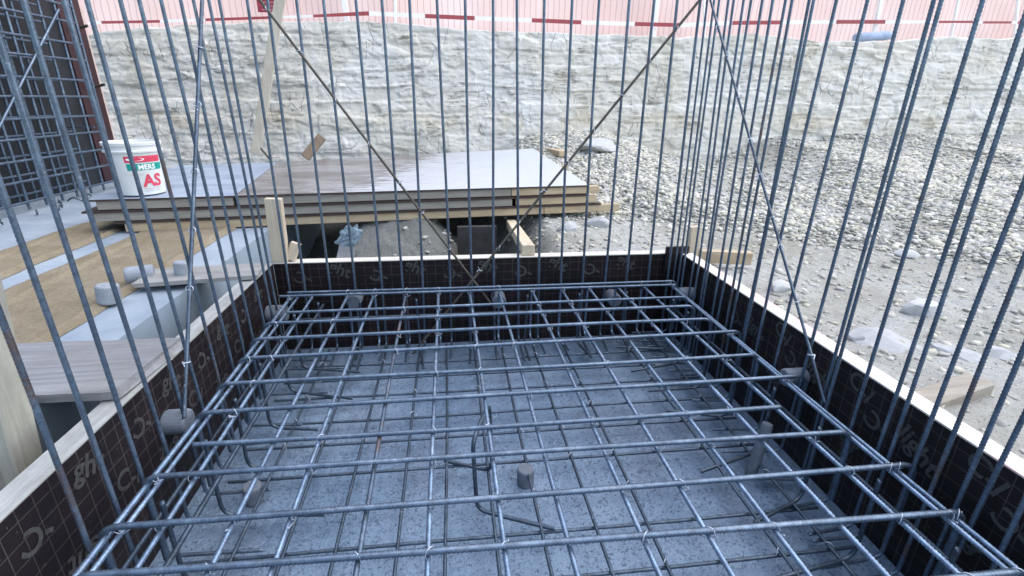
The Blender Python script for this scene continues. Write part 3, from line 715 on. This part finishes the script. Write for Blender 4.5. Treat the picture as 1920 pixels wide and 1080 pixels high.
# ------------------------------------------------------------------ ground sheet
def toe(X): return np.clip(4.15-(X-1.6)*.75, 1.7, 4.15)
def ground_h(X, Y):
    sm = lambda e0, e1, v: (lambda t: t*t*(3-2*t))(np.clip((v-e0)/(e1-e0), 0, 1))
    P = np.stack([X, Y, X*0], -1)
    n = .10*(fbm(P*1.1, 4, 51)-.5)+.045*(fbm(P*5, 4, 52)-.5)+.018*(fbm(P*20, 3, 53)-.5)
    zt_ = .49-.27*np.exp(-((X-3.25)/.75)**2)+.08*np.exp(-((X-1.9)/.7)**2)+.10*sm(4, 6.5, X)+.22*(fbm(np.stack([X*1.6, Y*.5, X*0], -1), 3, 57)-.5)
    right = .055+zt_*np.clip((Y-toe(X))/(6.75-toe(X)), 0, 1)**.85*sm(-.3, 1.1, X)+n*.75
    ditch = -.34+n+.07*(fbm(P*9, 4, 58)-.5)
    # lump of spoil under the stack
    ditch = ditch+.48*np.exp(-(((X+.42)/.48)**4+((Y-4.0)/.55)**2))
    ditch = ditch+.30*sm(4.4, 6.2, Y)
    w = np.maximum(sm(.36, .70, X-.02*Y+.6*np.clip(Y-4.05, 0, 2)), sm(4.6, 5.9, Y)*sm(-1.2, .6, X))
    h = ditch*(1-w)+right*w
    # void in front of the shaded recess
    # pit footprint and the trench on the left
    pit = (1-sm(1.44, 1.50, X))*(1-sm(2.84, 2.90, Y))
    h = h*(1-pit)+(-.56)*pit
    lim = sm(1.44, 1.49, X)*(1-sm(2.2, 3.2, Y)); h = np.where((X > 1.4) & (X < 1.75) & (Y < 3.0), np.minimum(h, .10+.05*(X-1.4)), h)
    return h
gx = np.unique(np.concatenate([np.linspace(-60, -4, 12), np.linspace(-4, -1.1, 24), np.linspace(-1.1, 1.40, 110), np.linspace(1.40, 4.6, 210), np.linspace(4.6, 9, 120), np.linspace(9, 60, 14)]))
gy = np.unique(np.concatenate([np.linspace(-40, -1, 10), np.linspace(-1, .3, 16), np.linspace(.3, 3.2, 150), np.linspace(3.2, 7.4, 180), np.linspace(7.4, 9, 5)]))
GX, GY = np.meshgrid(gx, gy, indexing='ij')
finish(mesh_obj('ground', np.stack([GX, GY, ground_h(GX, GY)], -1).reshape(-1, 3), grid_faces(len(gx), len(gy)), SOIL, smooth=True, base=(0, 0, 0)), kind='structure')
V = [(-90, 8.5, 1.5), (120, 8.5, 1.5), (120, 160, 2.2), (-90, 160, 2.2)]
finish(mesh_obj('upper_ground', V, [(0, 1, 2, 3)], SOIL), kind='structure')

# ------------------------------------------------------------------ stones
def ico():
    bm = bmesh.new(); bmesh.ops.create_icosphere(bm, subdivisions=1, radius=1)
    V = np.array([v.co[:] for v in bm.verts]); F = np.array([[v.index for v in f.verts] for f in bm.faces]); bm.free(); return V, F
IV, IF = ico()
def stones(name, pts, size, seed, lo=.75, hi=1.2):
    r = np.random.default_rng(seed); n = len(pts)
    sh = IV[None]*(1+.8*(r.random((n, len(IV), 1))-.5))
    sc = size[:, None]*np.stack([1+.6*r.random(n), .7+.5*r.random(n), .35+.4*r.random(n)], 1)
    sh = sh*sc[:, None, :]
    a, b = r.random(n)*6.28, (r.random(n)-.5)*1.6
    ca, sa, cb, sb = np.cos(a), np.sin(a), np.cos(b), np.sin(b)
    x, y, z = sh[..., 0], sh[..., 1], sh[..., 2]
    y, z = y*cb[:, None]-z*sb[:, None], y*sb[:, None]+z*cb[:, None]
    x, y = x*ca[:, None]-y*sa[:, None], x*sa[:, None]+y*ca[:, None]
    V = (np.stack([x, y, z], -1)+pts[:, None, :]).reshape(-1, 3)
    F = (IF[None]+(np.arange(n)*len(IV))[:, None, None]).reshape(-1, 3)
    o = mesh_obj(name, V, F, GRAVEL, base=(0, 0, 0))
    tone = lo+(hi-lo)*r.random(n); warm = 1-.16*r.random(n)
    col = np.stack([tone, tone*(.985+.0*warm), tone*warm, np.ones(n)], 1)
    at = o.data.color_attributes.new('tone', 'FLOAT_COLOR', 'POINT'); at.data.foreach_set('color', np.repeat(col, len(IV), 0).ravel())
    return o
def visible(P, margin=60):
    c = (P-EYE)@RM.T; u = 960+FPX*c[:, 0]/c[:, 2]; v = 540+FPX*c[:, 1]/c[:, 2]
    return (c[:, 2] > .2) & (u > -margin) & (u < 1920+margin) & (v > -margin) & (v < 1080+margin)
r = np.random.default_rng(3)
n = 150000; X = r.uniform(.7, 7.6, n); Y = r.uniform(1.6, 6.9, n)
dens = np.clip((Y-toe(X)+.25)/.6, 0, 1)*np.clip((X-.8)/.2, 0, 1)
pn = fbm(np.stack([X*1.2, Y*1.2, X*0], -1), 3, 71)
dens = dens*np.clip((pn-.30)/.12, .12, 1)*(1-.93*np.exp(-(((X-3.2)/.75)**4+((Y-6.2)/.9)**4)))
k = r.random(n) < dens*.85
X, Y = X[k], Y[k]; P = np.stack([X, Y, ground_h(X, Y)+.006], 1); P = P[visible(P, 600)]
finish(stones('gravel', P, .0085+.024*np.random.default_rng(4).random(len(P))**3.4, 5), kind='stuff')
n = 7000; X = r.uniform(1.5, 3.6, n); Y = r.uniform(.6, 4.2, n); k = (r.random(n) < .5)
X, Y = X[k], Y[k]; P = np.stack([X, Y, ground_h(X, Y)+.001], 1); P = P[visible(P, 200)]
X2 = r.uniform(-1.2, 1.5, 2600); Y2 = r.uniform(2.95, 5, 2600); P2 = np.stack([X2, Y2, ground_h(X2, Y2)+.002], 1); P = np.vstack([P, P2[r.random(2600) < np.clip(X2+.9, .25, 1)]])
finish(stones('soil_crumbs', P, .004+.022*np.random.default_rng(6).random(len(P))**5, 7, .72, 1.0), kind='stuff')

def rock(P, s, label, mat=PALESTONE, seed=0, rz=0.):
    bm = bmesh.new(); bmesh.ops.create_icosphere(bm, subdivisions=3, radius=1)
    V = np.array([v.co[:] for v in bm.verts]); F = [tuple(v.index for v in f.verts) for f in bm.faces]; bm.free()
    # faceted: cut by random planes
    rr = np.random.default_rng(seed)
    for _ in range(11):
        d = rr.normal(size=3); d /= np.linalg.norm(d); h = rr.uniform(.55, .85); t = V@d; V = V-np.outer(np.maximum(0, t-h), d)
    V = V+.05*(fbm(V*3+seed, 3, seed)[:, None]-.5)*V
    V = V*np.asarray(s); c, sn = math.cos(rz), math.sin(rz)
    V = V@np.array([[c, sn, 0], [-sn, c, 0], [0, 0, 1]])+np.asarray(P)
    return finish(mesh_obj('rock', V, F, mat), label, 'rock', 'rocks on the soil beside the right form panel')
def gp(x, y, z=.08): p = onz(x, y, z); return np.array([p[0], p[1], float(ground_h(np.array(p[0]), np.array(p[1])))])
rock(gp(1728, 570)+[0, 0, .01], (.115, .09, .07), 'white angular rock on the brown soil right of the pit', PALESTONE, 1, .3)
rock(gp(1670, 625)+[0, 0, -.015], (.17, .16, .05), 'large flat bluish rock sunk in the soil right of the pit', GREYSTONE, 2, .9)
rock(gp(1795, 650)+[0, 0, -.015], (.13, .10, .045), 'flat grey rock next to the large bluish one, further right', GREYSTONE, 3, 1.7)
rock(gp(1608, 622)+[0, 0, .0], (.045, .04, .035), 'small rounded rock close to the right form panel edge', GREYSTONE, 4, .2)
rock(gp(1462, 535)+[0, 0, .0], (.09, .06, .05), 'pale rock beside the right panel edge, behind the slanting rebar', PALESTONE, 5, .5)
rock(gp(1885, 655)+[0, 0, .0], (.07, .06, .045), 'angular rock at the right border of the soil', PALESTONE, 6, 1.1)
rock(gp(1700, 470)+[0, 0, .0], (.10, .07, .05), 'pale block at the foot of the gravel slope', PALESTONE, 8, .1)
rock(gp(1120, 312, .3)+[0, 0, .03], (.26, .18, .11), 'big smooth pale rock on the gravel behind the stacked panels', PALESTONE, 9, .4)
rock(gp(1120, 430, .02)+[0, 0, .0], (.12, .10, .07), 'grey rock under the projecting beam of the stack', GREYSTONE, 10, .4)
rock(gp(1065, 440, .02)+[0, 0, -.01], (.13, .10, .08), 'grey rock in the ditch beside the sawn timber', GREYSTONE, 12, .9)

# ------------------------------------------------------------------ slab and what lies on it
m = MB(); XS = -1.30; ZS = .11
V = [(XS, -3, ZS), (XS, 7.2, ZS), (-22, 7.2, ZS), (-22, -3, ZS), (XS, -3, -.6), (XS, 7.2, -.6), (-22, 7.2, -.6), (-22, -3, -.6)]
m.add(V, [(0, 1, 2, 3)], 0); m.add(V, [(0, 4, 5, 1), (1, 5, 6, 2), (2, 6, 7, 3), (3, 7, 4, 0)], 1)
finish(m.build('concrete_slab', [SLAB, SLAB_SIDE], base=(0, 0, 0)), kind='structure')
def sheet(name, x0, x1, y0, y1, label, seed, amp=.012):
    nx, ny = 70, 240; gx = np.linspace(0, 1, nx); gy = np.linspace(y0, y1, ny); U, Yg = np.meshgrid(gx, gy, indexing='ij')
    e0 = x0+.03*(fbm(np.stack([Yg*2.2, Yg*0, Yg*0], -1), 4, seed)-.5); e1 = x1+.05*(fbm(np.stack([Yg*2.6, Yg*0, Yg*0], -1), 4, seed+1)-.5)
    Xg = e0+(e1-e0)*U; P = np.stack([Xg*3, Yg*1.2, Xg*0], -1)
    fold = np.exp(-((U-.30-.10*np.sin(Yg*1.3+seed))/.025)**2)*.016*(vnoise(np.stack([Yg*1.1, Yg*0, Yg*0], -1), seed+3) > .35)
    fold = fold+np.exp(-((U-.93)/.02)**2)*.012
    z = ZS+.007+amp*fbm(P*1.6, 5, seed+2)+.006*fbm(P*14, 3, seed+4)+fold
    edge = np.minimum(np.minimum(U, 1-U)*40, 1); z = ZS+.003+(z-ZS-.003)*edge
    o = mesh_obj(name, np.stack([Xg, Yg, z], -1).reshape(-1, 3), grid_faces(nx, ny), BURLAP, smooth=True)
    return finish(o, label, 'burlap', 'burlap sheets curing the slab')
sheet('burlap_sheet', -2.14, -1.545, -.8, 3.78, 'wide tan burlap sheet on the slab, nearer the pit', 101)
sheet('burlap_sheet', -2.68, -2.30, -.8, 4.35, 'narrower tan burlap sheet on the slab by the standing rebar cage', 131)

def plank(A, B, w, h, label, mat, name='plank', cat='plank', group=None, warp=.0, seed=0):
    """sawn board with uneven ends and a slight twist"""
    A, B = np.asarray(A, float), np.asarray(B, float); d = B-A; L = np.linalg.norm(d); d /= L
    r = np.cross(d, (0, 0, 1.)); r /= np.linalg.norm(r); u = np.cross(r, d)
    n = 14; V = []; F = []; rr = random.Random(seed)
    for i in range(n):
        t = i/(n-1); wob = (rr.random()-.5)*.02*w; tw = warp*(t-.5)
        c = A+d*L*t; ww, hh = w/2, h/2; e = rr.uniform(-.02, .02)*w if 0 < i < n-1 else 0
        for sx, sz in ((-1, -1), (-1, .8), (-.94, 1), (.94, 1), (1, .8), (1, -1)):
            V.append(c+r*(sx*ww+e*.5*sx)+u*(sz*hh+tw*sx)+d*(rr.uniform(-.015, .015) if i in (0, n-1) else 0))
    for i in range(n-1):
        for k in range(6): F.append((i*6+k, i*6+(k+1) % 6, (i+1)*6+(k+1) % 6, (i+1)*6+k))
    F.append(tuple(range(6))[::-1]); F.append(tuple((n-1)*6+k for k in range(6)))
    o = mesh_obj(name, V, F, mat)
    return finish(o, label, cat, group)
plank((-.99, 2.60, ZT+.018), (-1.52, 2.54, ZT+.016), .225, .022, 'short pale plank bridging from the left form panel to the slab, further back', PLANK_PALE, seed=2, warp=.004)
plank((-.995, 1.60, ZT+.021), (-1.66, 1.62, ZT+.014), .37, .030, 'wide grey cracked plank bridging from the left panel to the slab', PLANK_GREY, seed=5, warp=.006)
m = MB(); m.beam((-1.308, 1.30, -.5), (-1.150, 1.36, 1.3), .09, .10, up=(0, 1, 0), bev=.006)
finish(m.build('timber_post', [wood('post_wood', (.27, .265, .225), (.46, .45, .39), 2, .35)]), 'pale blotchy timber post at the left border outside the pit', 'post')
plank((-1.30, 1.16, .02), (-1.22, 1.44, -.14), .03, .16, 'pale board end leaning by the foot of the left timber post', PLANK_PALE, seed=8)

# ------------------------------------------------------------------ stack of form panels
fl, fr = np.array([-2.38, 3.61]), np.array([1.157, 4.05]); dx = (fr-fl)/np.linalg.norm(fr-fl); dy = np.array([-dx[1], dx[0]])
def S(u, v, z): p = fl+dx*u+dy*v; return np.array([p[0], p[1], z])
def stacked(u0, u1, v0, v1, ztop, label, top=BROWNPLY, beams=3, wood_m=WOOD_X, ub=None, zq=None, seam=None):
    """plywood sheet on timbers; zq = z of the four top corners"""
    cx = S((u0+u1)/2, (v0+v1)/2, ztop-.09); o = empty('stacked_panel', cx, label, 'form panel', 'form panels stacked behind the pit')
    q = zq or [ztop]*4; c = [S(u0, v0, q[0]), S(u1, v0, q[1]), S(u1, v1, q[2]), S(u0, v1, q[3])]
    nu, nvv = 26, 12; V = []; F = []; I = []
    for zo in (0, -.013):
        for i in range(nu):
            for j in range(nvv):
                s, t = i/(nu-1), j/(nvv-1); p = (c[0]*(1-s)+c[1]*s)*(1-t)+(c[3]*(1-s)+c[2]*s)*t; V.append(p+[0, 0, zo])
    K = nu*nvv
    for i in range(nu-1):
        for j in range(nvv-1):
            a, b, cc, d = i*nvv+j, (i+1)*nvv+j, (i+1)*nvv+j+1, i*nvv+j+1
            F.append((a, b, cc, d)); I.append(0); F.append((K+d, K+cc, K+b, K+a)); I.append(1)
    ring = [i*nvv for i in range(nu)]+[(nu-1)*nvv+j for j in range(1, nvv)]+[i*nvv+nvv-1 for i in range(nu-2, -1, -1)]+[j for j in range(nvv-2, 0, -1)]
    for k in range(len(ring)):
        a, b = ring[k], ring[(k+1) % len(ring)]; F.append((a, K+a, K+b, b)); I.append(1)
    mesh_obj('plywood_sheet', V, F, [top, BROWNPLY], o, I)
    b0, b1 = ub or (u0+.03, u1-.02)
    cuts = [b0]+([seam] if seam else [])+[b1]
    for k in range(len(cuts)-1):
        for j in range(beams):
            v = v0+.035+(v1-v0-.09)*j/max(1, beams-1)
            t = (v-v0)/(v1-v0)
            m = MB(); zz = lambda u: (np.interp((u-u0)/(u1-u0), [0, 1], [q[0], q[1]])*(1-t)+np.interp((u-u0)/(u1-u0), [0, 1], [q[3], q[2]])*t)-.0135-.0305
            m.beam(S(cuts[k]+.002, v, zz(cuts[k])), S(cuts[k+1]-.002, v, zz(cuts[k+1])), .05, .061)
            m.build('timber', [wood_m if not seam or k else (WOOD_GREY_X if (ztop > .3) else wood_m)], o)
    return o
W = np.linalg.norm(fr-fl)
usm = np.dot(np.array([-1.513, 3.845])-fl, dx)
vb = 1.65
bl = np.array([1.16, 5.75])
stacked(.0, usm-.003, 0.0, vb, .35, 'top panel of the stack carrying the bucket, its face dusty pale blue', PLY_DUST, zq=[.35, .35, .392, .38], wood_m=WOOD_GREY_X)
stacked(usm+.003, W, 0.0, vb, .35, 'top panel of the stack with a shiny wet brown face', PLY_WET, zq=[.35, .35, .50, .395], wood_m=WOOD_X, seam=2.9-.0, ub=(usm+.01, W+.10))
stacked(-.06, 2.93, .0, 1.25, .272, 'middle panel of the stack with grey front timber, left', beams=2, wood_m=WOOD_GREY_X)
stacked(2.936, W+.0, .0, 1.25, .272, 'middle panel of the stack, short light timbers at its right end', beams=2, wood_m=WOOD_X, ub=(2.94, W+.085))
stacked(.10, W+.12, .0, 1.25, .194, 'lowest panel of the stack with long yellow front timber projecting right', beams=2, wood_m=WOOD_X, ub=(.16, W+.30), seam=3.18)
m = MB(); m.beam(S(.1, .5, .065), S(.1, 1.6, .065), .1, .09); 
# ------------------------------------------------------------------ bucket
Pb = onz(266, 370, .352); bx, by = Pb[0]-.06, Pb[1]+.14; bz = .360
hB = .352; rb, rt = .134, .163
bk = empty('bucket', (bx, by, bz), 'white plastic bucket with red and green label standing on the stacked panels', 'bucket')
prof = [(0, rb*.93), (.01, rb), (.80, rb+(rt-rb)*.8), (.81, rt+.006), (.84, rt+.008), (.86, rt-.002), (.93, rt-.001), (.935, rt+.007), (.99, rt+.009), (1, rt+.004), (1, rt-.006), (.9, rt-.010)]
V, F = lathe(prof, (bx, by, bz), (bx, by, bz+hB), 48); F = F[:-1]
mesh_obj('bucket_body', V, F, BUCKET, bk, None, False)
V, F = lathe([(0, rt-.03), (1, rt-.012)], (bx, by, bz+hB-.05), (bx, by, bz+hB-.03), 48); mesh_obj('lid', V, F, BUCKET, bk)
ac = math.atan2(-by, -bx)  # towards the viewer
def onb(a, z, e=.0015): rr_ = rb+(rt-rb)*((z-bz)/hB)+e; return np.array([bx+rr_*math.cos(a), by+rr_*math.sin(a), z])
def patch(name, a0, a1, z0, z1, mat, e=.0015, slant=0):
    V = []; F = []; n = 18
    for i in range(n):
        a = a0+(a1-a0)*i/(n-1); V += [onb(a, z0, e), onb(a, z1-slant*abs(i/(n-1)-.0), e)]
    for i in range(n-1): F.append((2*i, 2*i+2, 2*i+3, 2*i+1))
    return mesh_obj(name, V, F, mat, bk)
a0 = ac-.42
patch('red_band', a0, ac+1.0, bz+.222, bz+.264, RED)
patch('green_band', a0+.03, ac+1.05, bz+.170, bz+.214, GREEN)
def btext(name, body, a, z, size, mat, e=.003, bold=.004):
    V, F = textmesh(body, size, (0, 0, 0), (1, 0, 0), (0, 1, 0), 0, bold)
    V = [onb(a+v[0]/(rb+.02), z+v[1], e) for v in V]
    return mesh_obj(name, V, F, mat, bk)
btext('label_lettering', 'AS', ac+.50, bz+.062, .112, RED, bold=.007)
btext('label_lettering', 'MERS', ac+.36, bz+.176, .045, WHITEPRINT, bold=.003)
V = []; F = []
for k in range(24):
    th = 2*math.pi*k/24; V.append(onb(ac-.02+.33*math.cos(th)*1.0, bz+.243+.012*math.sin(th), .003))
mesh_obj('label_oval', V, [tuple(range(24))], WHITEPRINT, bk)
patch('fine_print', ac+.1, ac+.9, bz+.042, bz+.046, GREYPRINT); patch('fine_print', ac+.1, ac+.8, bz+.028, bz+.031, GREYPRINT); patch('fine_print', a0+.1, ac+.2, bz+.140, bz+.143, GREYPRINT)

# ------------------------------------------------------------------ timbers round the pit
def timber(A, B, w, h, label, mat, up=(0, 0, 1), name='timber_offcut', cat='timber'):
    m = MB(); m.beam(A, B, w, h, up=up, bev=.003); return finish(m.build(name, [mat]), label, cat)
P0, P1 = onY(512, 372, YB+.03), onY(527, 490, YB+.03)
timber((P1[0], YB+.03, ZT+.004), (P0[0], YB+.035, P0[2]), .085, .045, 'pale upright stake standing on the back left corner of the forms', WOOD_Z, (0, 1, 0), 'timber_stake', 'stake')
timber((P1[0]+.047, YB+.045, ZT+.006), (P1[0]+.085, YB+.065, ZT+.10), .05, .05, 'small pale wood block beside the back left stake', WOOD_Z, (0, 1, 0), 'wood_block', 'wood block')
P0, P1 = onY(1303, 424, 2.93), onY(1303, 480, 2.93)
timber((P1[0], 2.93, -.2), (P0[0], 2.93, P0[2]), .07, .045, 'tan wooden stake driven in behind the back right corner', WOOD_Z, (0, 1, 0), 'timber_stake', 'stake')
timber((1.50, 2.74, ZT-.01), (1.80, 2.675, ZT-.012), .05, .075, 'short tan timber lying outside the back right corner', WOOD_X)
timber((.455, 2.80, ZT+.033), (.50, 4.02, .045), .075, .062, 'sawn timber resting on the back panel edge and reaching under the stack', WOOD_Y)
P = onz(1790, 748, .08); timber((P[0]-.14, P[1]+.0, .062), (P[0]+.17, P[1]+.07, .085), .085, .05, 'weathered wood offcut half buried beside the right panel edge', wood('offcut', (.20, .16, .12), (.36, .33, .28), 0, .35))
timber((-1.717, 6.36, 2.06), (-2.16, 6.10, .40), .105, .03, 'long pale plank leaning against the rock face', PLANK_LEAN, (0, 1, 0), 'leaning_plank', 'plank')
timber(onY(604, 256, 6.2), onY(572, 296, 6.1), .10, .07, 'short brown piece of wood leaning at the foot of the rock', BROWNWOOD, (0, 1, 0))
timber(onz(1028, 283, .46)+[0, .1, 0], onz(1060, 290, .46)+[0, .1, 0], .1, .06, 'yellowish wood end lying behind the right corner of the stack', WOOD_X)
rebar('loose_rebar', [onY(489, 278, 5.8), onY(508, 300, 5.7)], .011, STEEL_BROWN, 'short bent rebar stub sticking up behind the stack', 'rebar')
# crumpled sheeting in the ditch
bm = bmesh.new(); bmesh.ops.create_icosphere(bm, subdivisions=4, radius=1); V = np.array([v.co[:] for v in bm.verts]); F = [tuple(v.index for v in f.verts) for f in bm.faces]; bm.free()
V = V*(.55+2.2*np.abs(fbm(V*1.7+5, 4, 81)-.5)[:, None]); V = V+.16*(np.stack([fbm(V*4+9*k, 2, 85+k) for k in range(3)], 1)-.5); V = V*np.array([.08, .04, .13]); V = V@np.array([[.8, 0, -.6], [0, 1, 0], [.6, 0, .8]]); P = onY(655, 450, 3.45); V = V+np.array([P[0], 3.45, P[2]+.015])
finish(mesh_obj('plastic_sheeting', V, F, PLASTIC, smooth=False), 'crumpled pale blue sheeting stuffed under the stack', 'plastic sheet')
timber((P[0]-.10, 3.25, -.30), (P[0]-.01, 3.45, P[2]-.03), .11, .03, 'grey board sloping up to the crumpled sheeting in the ditch', PLANK_GREY, (0, 1, 0))
timber((.20, 3.72, -.33), (.20, 3.72, .10), .30, .04, 'wide dark board closing the hollow under the stack', plain('dark_wood', (.035, .033, .034), .8, 0, 9, .5, .3), (0, 1, 0), 'dark_board', 'board')

# ------------------------------------------------------------------ standing rebar cage in its wall form
cx = -3.40
cg = empty('rebar_cage', (cx-.12, 4.4, ZS), 'tall dark rebar cage standing in a wall form on the slab at left', 'rebar cage')
def cbar(name, pts, r=.0115): rebar(name, pts, r, STEEL_CAGE, parent=cg, step=.012, sides=6, rib=.10)
for lay, (X_, ph) in enumerate(((cx, 0), (cx-.27, .09))):
    for k in range(15): 
        y = 2.95+.19*k+ph
        if y < 5.62: cbar('vertical_bar', [(X_, y, ZS+.02), (X_+.01, y, 2.7)])
    for k in range(16): 
        z = ZS+.08+.158*k
        cbar('horizontal_bar', [(X_+.02, 2.8, z), (X_+.02, 5.62, z+.012*math.sin(k*3))], .010)
for y in (5.60,): 
    cbar('vertical_bar', [(cx+.01, y+.05, ZS+.02), (cx+.01, y+.05, 2.7)], .012)
p, q = onX(110, 18, cx+.04), onX(0, 235, cx+.04); cbar('diagonal_bar', [p, p+(q-p)*1.9], .010)
for k in range(7):
    y = 3.2+.38*k; cbar('link_bar', [(cx+.03, y, .5+.21*(k % 5)), (cx-.30, y+.02, .5+.21*(k % 5))], .006)
wf = empty('wall_form', (-3.8, 4.4, ZS), 'dark maroon wall form panel standing behind the rebar cage', 'form panel')
m = MB(); m.box((-3.77, 4.2, 1.55), (.018, 0, 0), (0, 1.78, 0), (0, 0, 1.44)); m.build('film_face', [DARKP], wf)
m = MB(); m.box((-3.752, 6.15, 1.55), (.036, 0, 0), (0, .165, 0), (0, 0, 1.44)); m.build('end_board', [MAROON], wf)
m = MB(); m.box((-3.752, 6.329, 1.55), (.036, 0, 0), (0, .012, 0), (0, 0, 1.44)); m.build('end_edge', [PINKEDGE], wf)
for (x, y), (x1, y1) in (((138, 55), (165, 48)), ((172, 165), (197, 158))):
    p, q = onX(x, y, -3.70), onX(x1, y1, -3.55); rebar('tie_rod', [p, q], .014, STEEL_BROWN, parent=wf, step=.02, sides=8, rib=.05)
# tangle of offcuts and wire at the foot of the cage
for k in range(9):
    y = random.uniform(3.6, 5.4); x = random.uniform(-3.35, -3.15); a = random.uniform(0, 3.1); L = random.uniform(.05, .16)
    rebar('wire_offcut', [(x, y, ZS+.012), (x+math.cos(a)*L*.6, y+math.sin(a)*L*.6, ZS+.05), (x+math.cos(a)*L, y+math.sin(a)*L, ZS+.012)], .006, STEEL_DARK, 'short dark rebar offcut lying on the slab at the foot of the cage', 'rebar', 'rebar offcuts at the foot of the cage', rib=0, step=.02, sides=6)

# ------------------------------------------------------------------ fence on top of the rock
YFN = 8.3
nx, nz = 320, 26; gx = np.linspace(-12, 20, nx); gz = np.linspace(1.45, 4.4, nz); U, Z_ = np.meshgrid(gx, gz, indexing='ij')
Yg = YFN+.10*(fbm(np.stack([U*.8, Z_*.4, U*0], -1), 3, 91)-.5)*2
finish(mesh_obj('safety_net', np.stack([U, Yg, Z_], -1).reshape(-1, 3), grid_faces(nx, nz), NET, smooth=True), 'pale pink safety net strung along the top of the rock face', 'safety net')
def fpost(x0, y0, x1, y1, Y, w, label, group='white net posts on the rock rim', bot=True):
    a, b = onY(x0, y0, Y), onY(x1, y1, Y); d = (a-b)/np.linalg.norm(a-b)
    b2 = b-d*.25; m = MB(); m.beam(b2, b+d*1.9, w, w*.8, up=(0, 1, 0), bev=.008); m.box(b+d*1.92, np.array([w*.6, 0, 0]), np.array([0, w*.5, 0]), d*.02, bev=.006)
    return finish(m.build('net_post', [POSTW]), label, 'post', group)
YP = 8.0
fpost(645, 0, 651, 44, YP, .075, 'wide white net post left of the centre on the rim')
fpost(741, 0, 741, 30, YP, .04, 'thin white net post just right of the wide one')
fpost(1232, 0, 1226, 58, YP, .07, 'white net post above the right end of the back row')
fpost(1652, 0, 1639, 60, YP-.1, .065, 'white net post standing by the blue grey roll')
fpost(1797, 0, 1784, 66, YP, .05, 'slim white net post right of the blue grey roll')
fpost(1909, 0, 1903, 60, YP, .05, 'rightmost white net post on the rim')
fpost(1320, 0, 1321, 44, YP, .035, 'thin white net post behind the right pit corner')
# barrier tape
TP = [(165, 44), (190, 42), (300, 40), (385, 37), (505, 33), (587, 30), (692, 25), (797, 30), (890, 34), (997, 38), (1090, 42), (1190, 45), (1275, 47), (1373, 43), (1465, 42), (1568, 41), (1660, 41), (1760, 41), (1825, 41), (1843, 42), (1897, 42), (1908, 42), (2000, 42)]
redseg = {1, 3, 5, 7, 9, 11, 13, 15, 17, 19, 21}
V = []; F = []; I = []
for i, (x, y) in enumerate(TP):
    p = onY(x, y, 7.82); h = .026 if 600 < x < 1750 else .016
    V += [p+[0, 0, -h], p+[0, 0, h], p+[0, .004, h], p+[0, .004, -h]]
for i in range(len(TP)-1):
    a = 4*i
    for k in range(4): F.append((a+k, a+(k+1) % 4, a+4+(k+1) % 4, a+4+k)); I.append(0 if i in redseg else 1)
F = [f[::-1] for f in F]
o = mesh_obj('barrier_tape', V, F, [TAPE_R, TAPE_W], None, I); finish(o, 'red and white barrier tape strung along the rim before the pink net', 'barrier tape')
A, B = onY(1602, 71, 7.35), onY(1672, 66, 7.4)
V, F = lathe([(0, .03), (.02, .055), (.2, .062), (.5, .055), (.8, .064), (.98, .055), (1, .03)], A, B, 16); finish(mesh_obj('tarp_roll', V, F, TARP, None, None, True), 'blue grey roll lying on the rim of the rock face', 'roll')
p = onY(501, 2, 7.9)
sg = empty('sign_board', (p[0], 7.88, p[2]-.25), 'small dark red sign hanging on the net', 'sign')
m = MB(); m.box((p[0], 7.90, p[2]-.0), (.135, 0, 0), (0, .008, 0), (0, 0, .135), bev=.003); m.build('board', [SIGNRED], sg)
m = MB()
for k in range(5): m.box((p[0]+.01, 7.888, p[2]-.105+.045*k), (.09, 0, 0), (0, .002, 0), (0, 0, .006), bev=.0005)
m.build('rows', [plain('sign_rows', (.40, .20, .22), .5)], sg)

# ------------------------------------------------------------------ light
w = bpy.data.worlds.new('World'); scene.world = w; w.use_nodes = True
nt = w.node_tree; bg = nt.nodes['Background']; sky = nt.nodes.new('ShaderNodeTexSky'); sky.sky_type = 'NISHITA'; sky.sun_disc = False
EL, AZ = math.radians(57), math.radians(82)
sky.sun_elevation = EL; sky.sun_rotation = AZ; sky.air_density = 1.2; sky.dust_density = 1.2; sky.ozone_density = 1.0
nt.links.new(sky.outputs[0], bg.inputs[0]); bg.inputs[1].default_value = .15
sl = bpy.data.lights.new('sun', 'SUN'); sl.energy = 2.4; sl.angle = math.radians(110); sl.color = (1, .96, .90)
so = bpy.data.objects.new('sun', sl); COL.objects.link(so)
dirv = Vector((math.sin(AZ)*math.cos(EL), math.cos(AZ)*math.cos(EL), math.sin(EL)))
so.rotation_euler = dirv.to_track_quat('Z', 'Y').to_euler(); so.location = (0, 12, 14)
vs = scene.view_settings; vs.view_transform = 'Standard'; vs.look = 'None'; vs.gamma = 1; vs.exposure = 1.0; vs.use_curve_mapping = False
scene.cycles.use_denoising = True
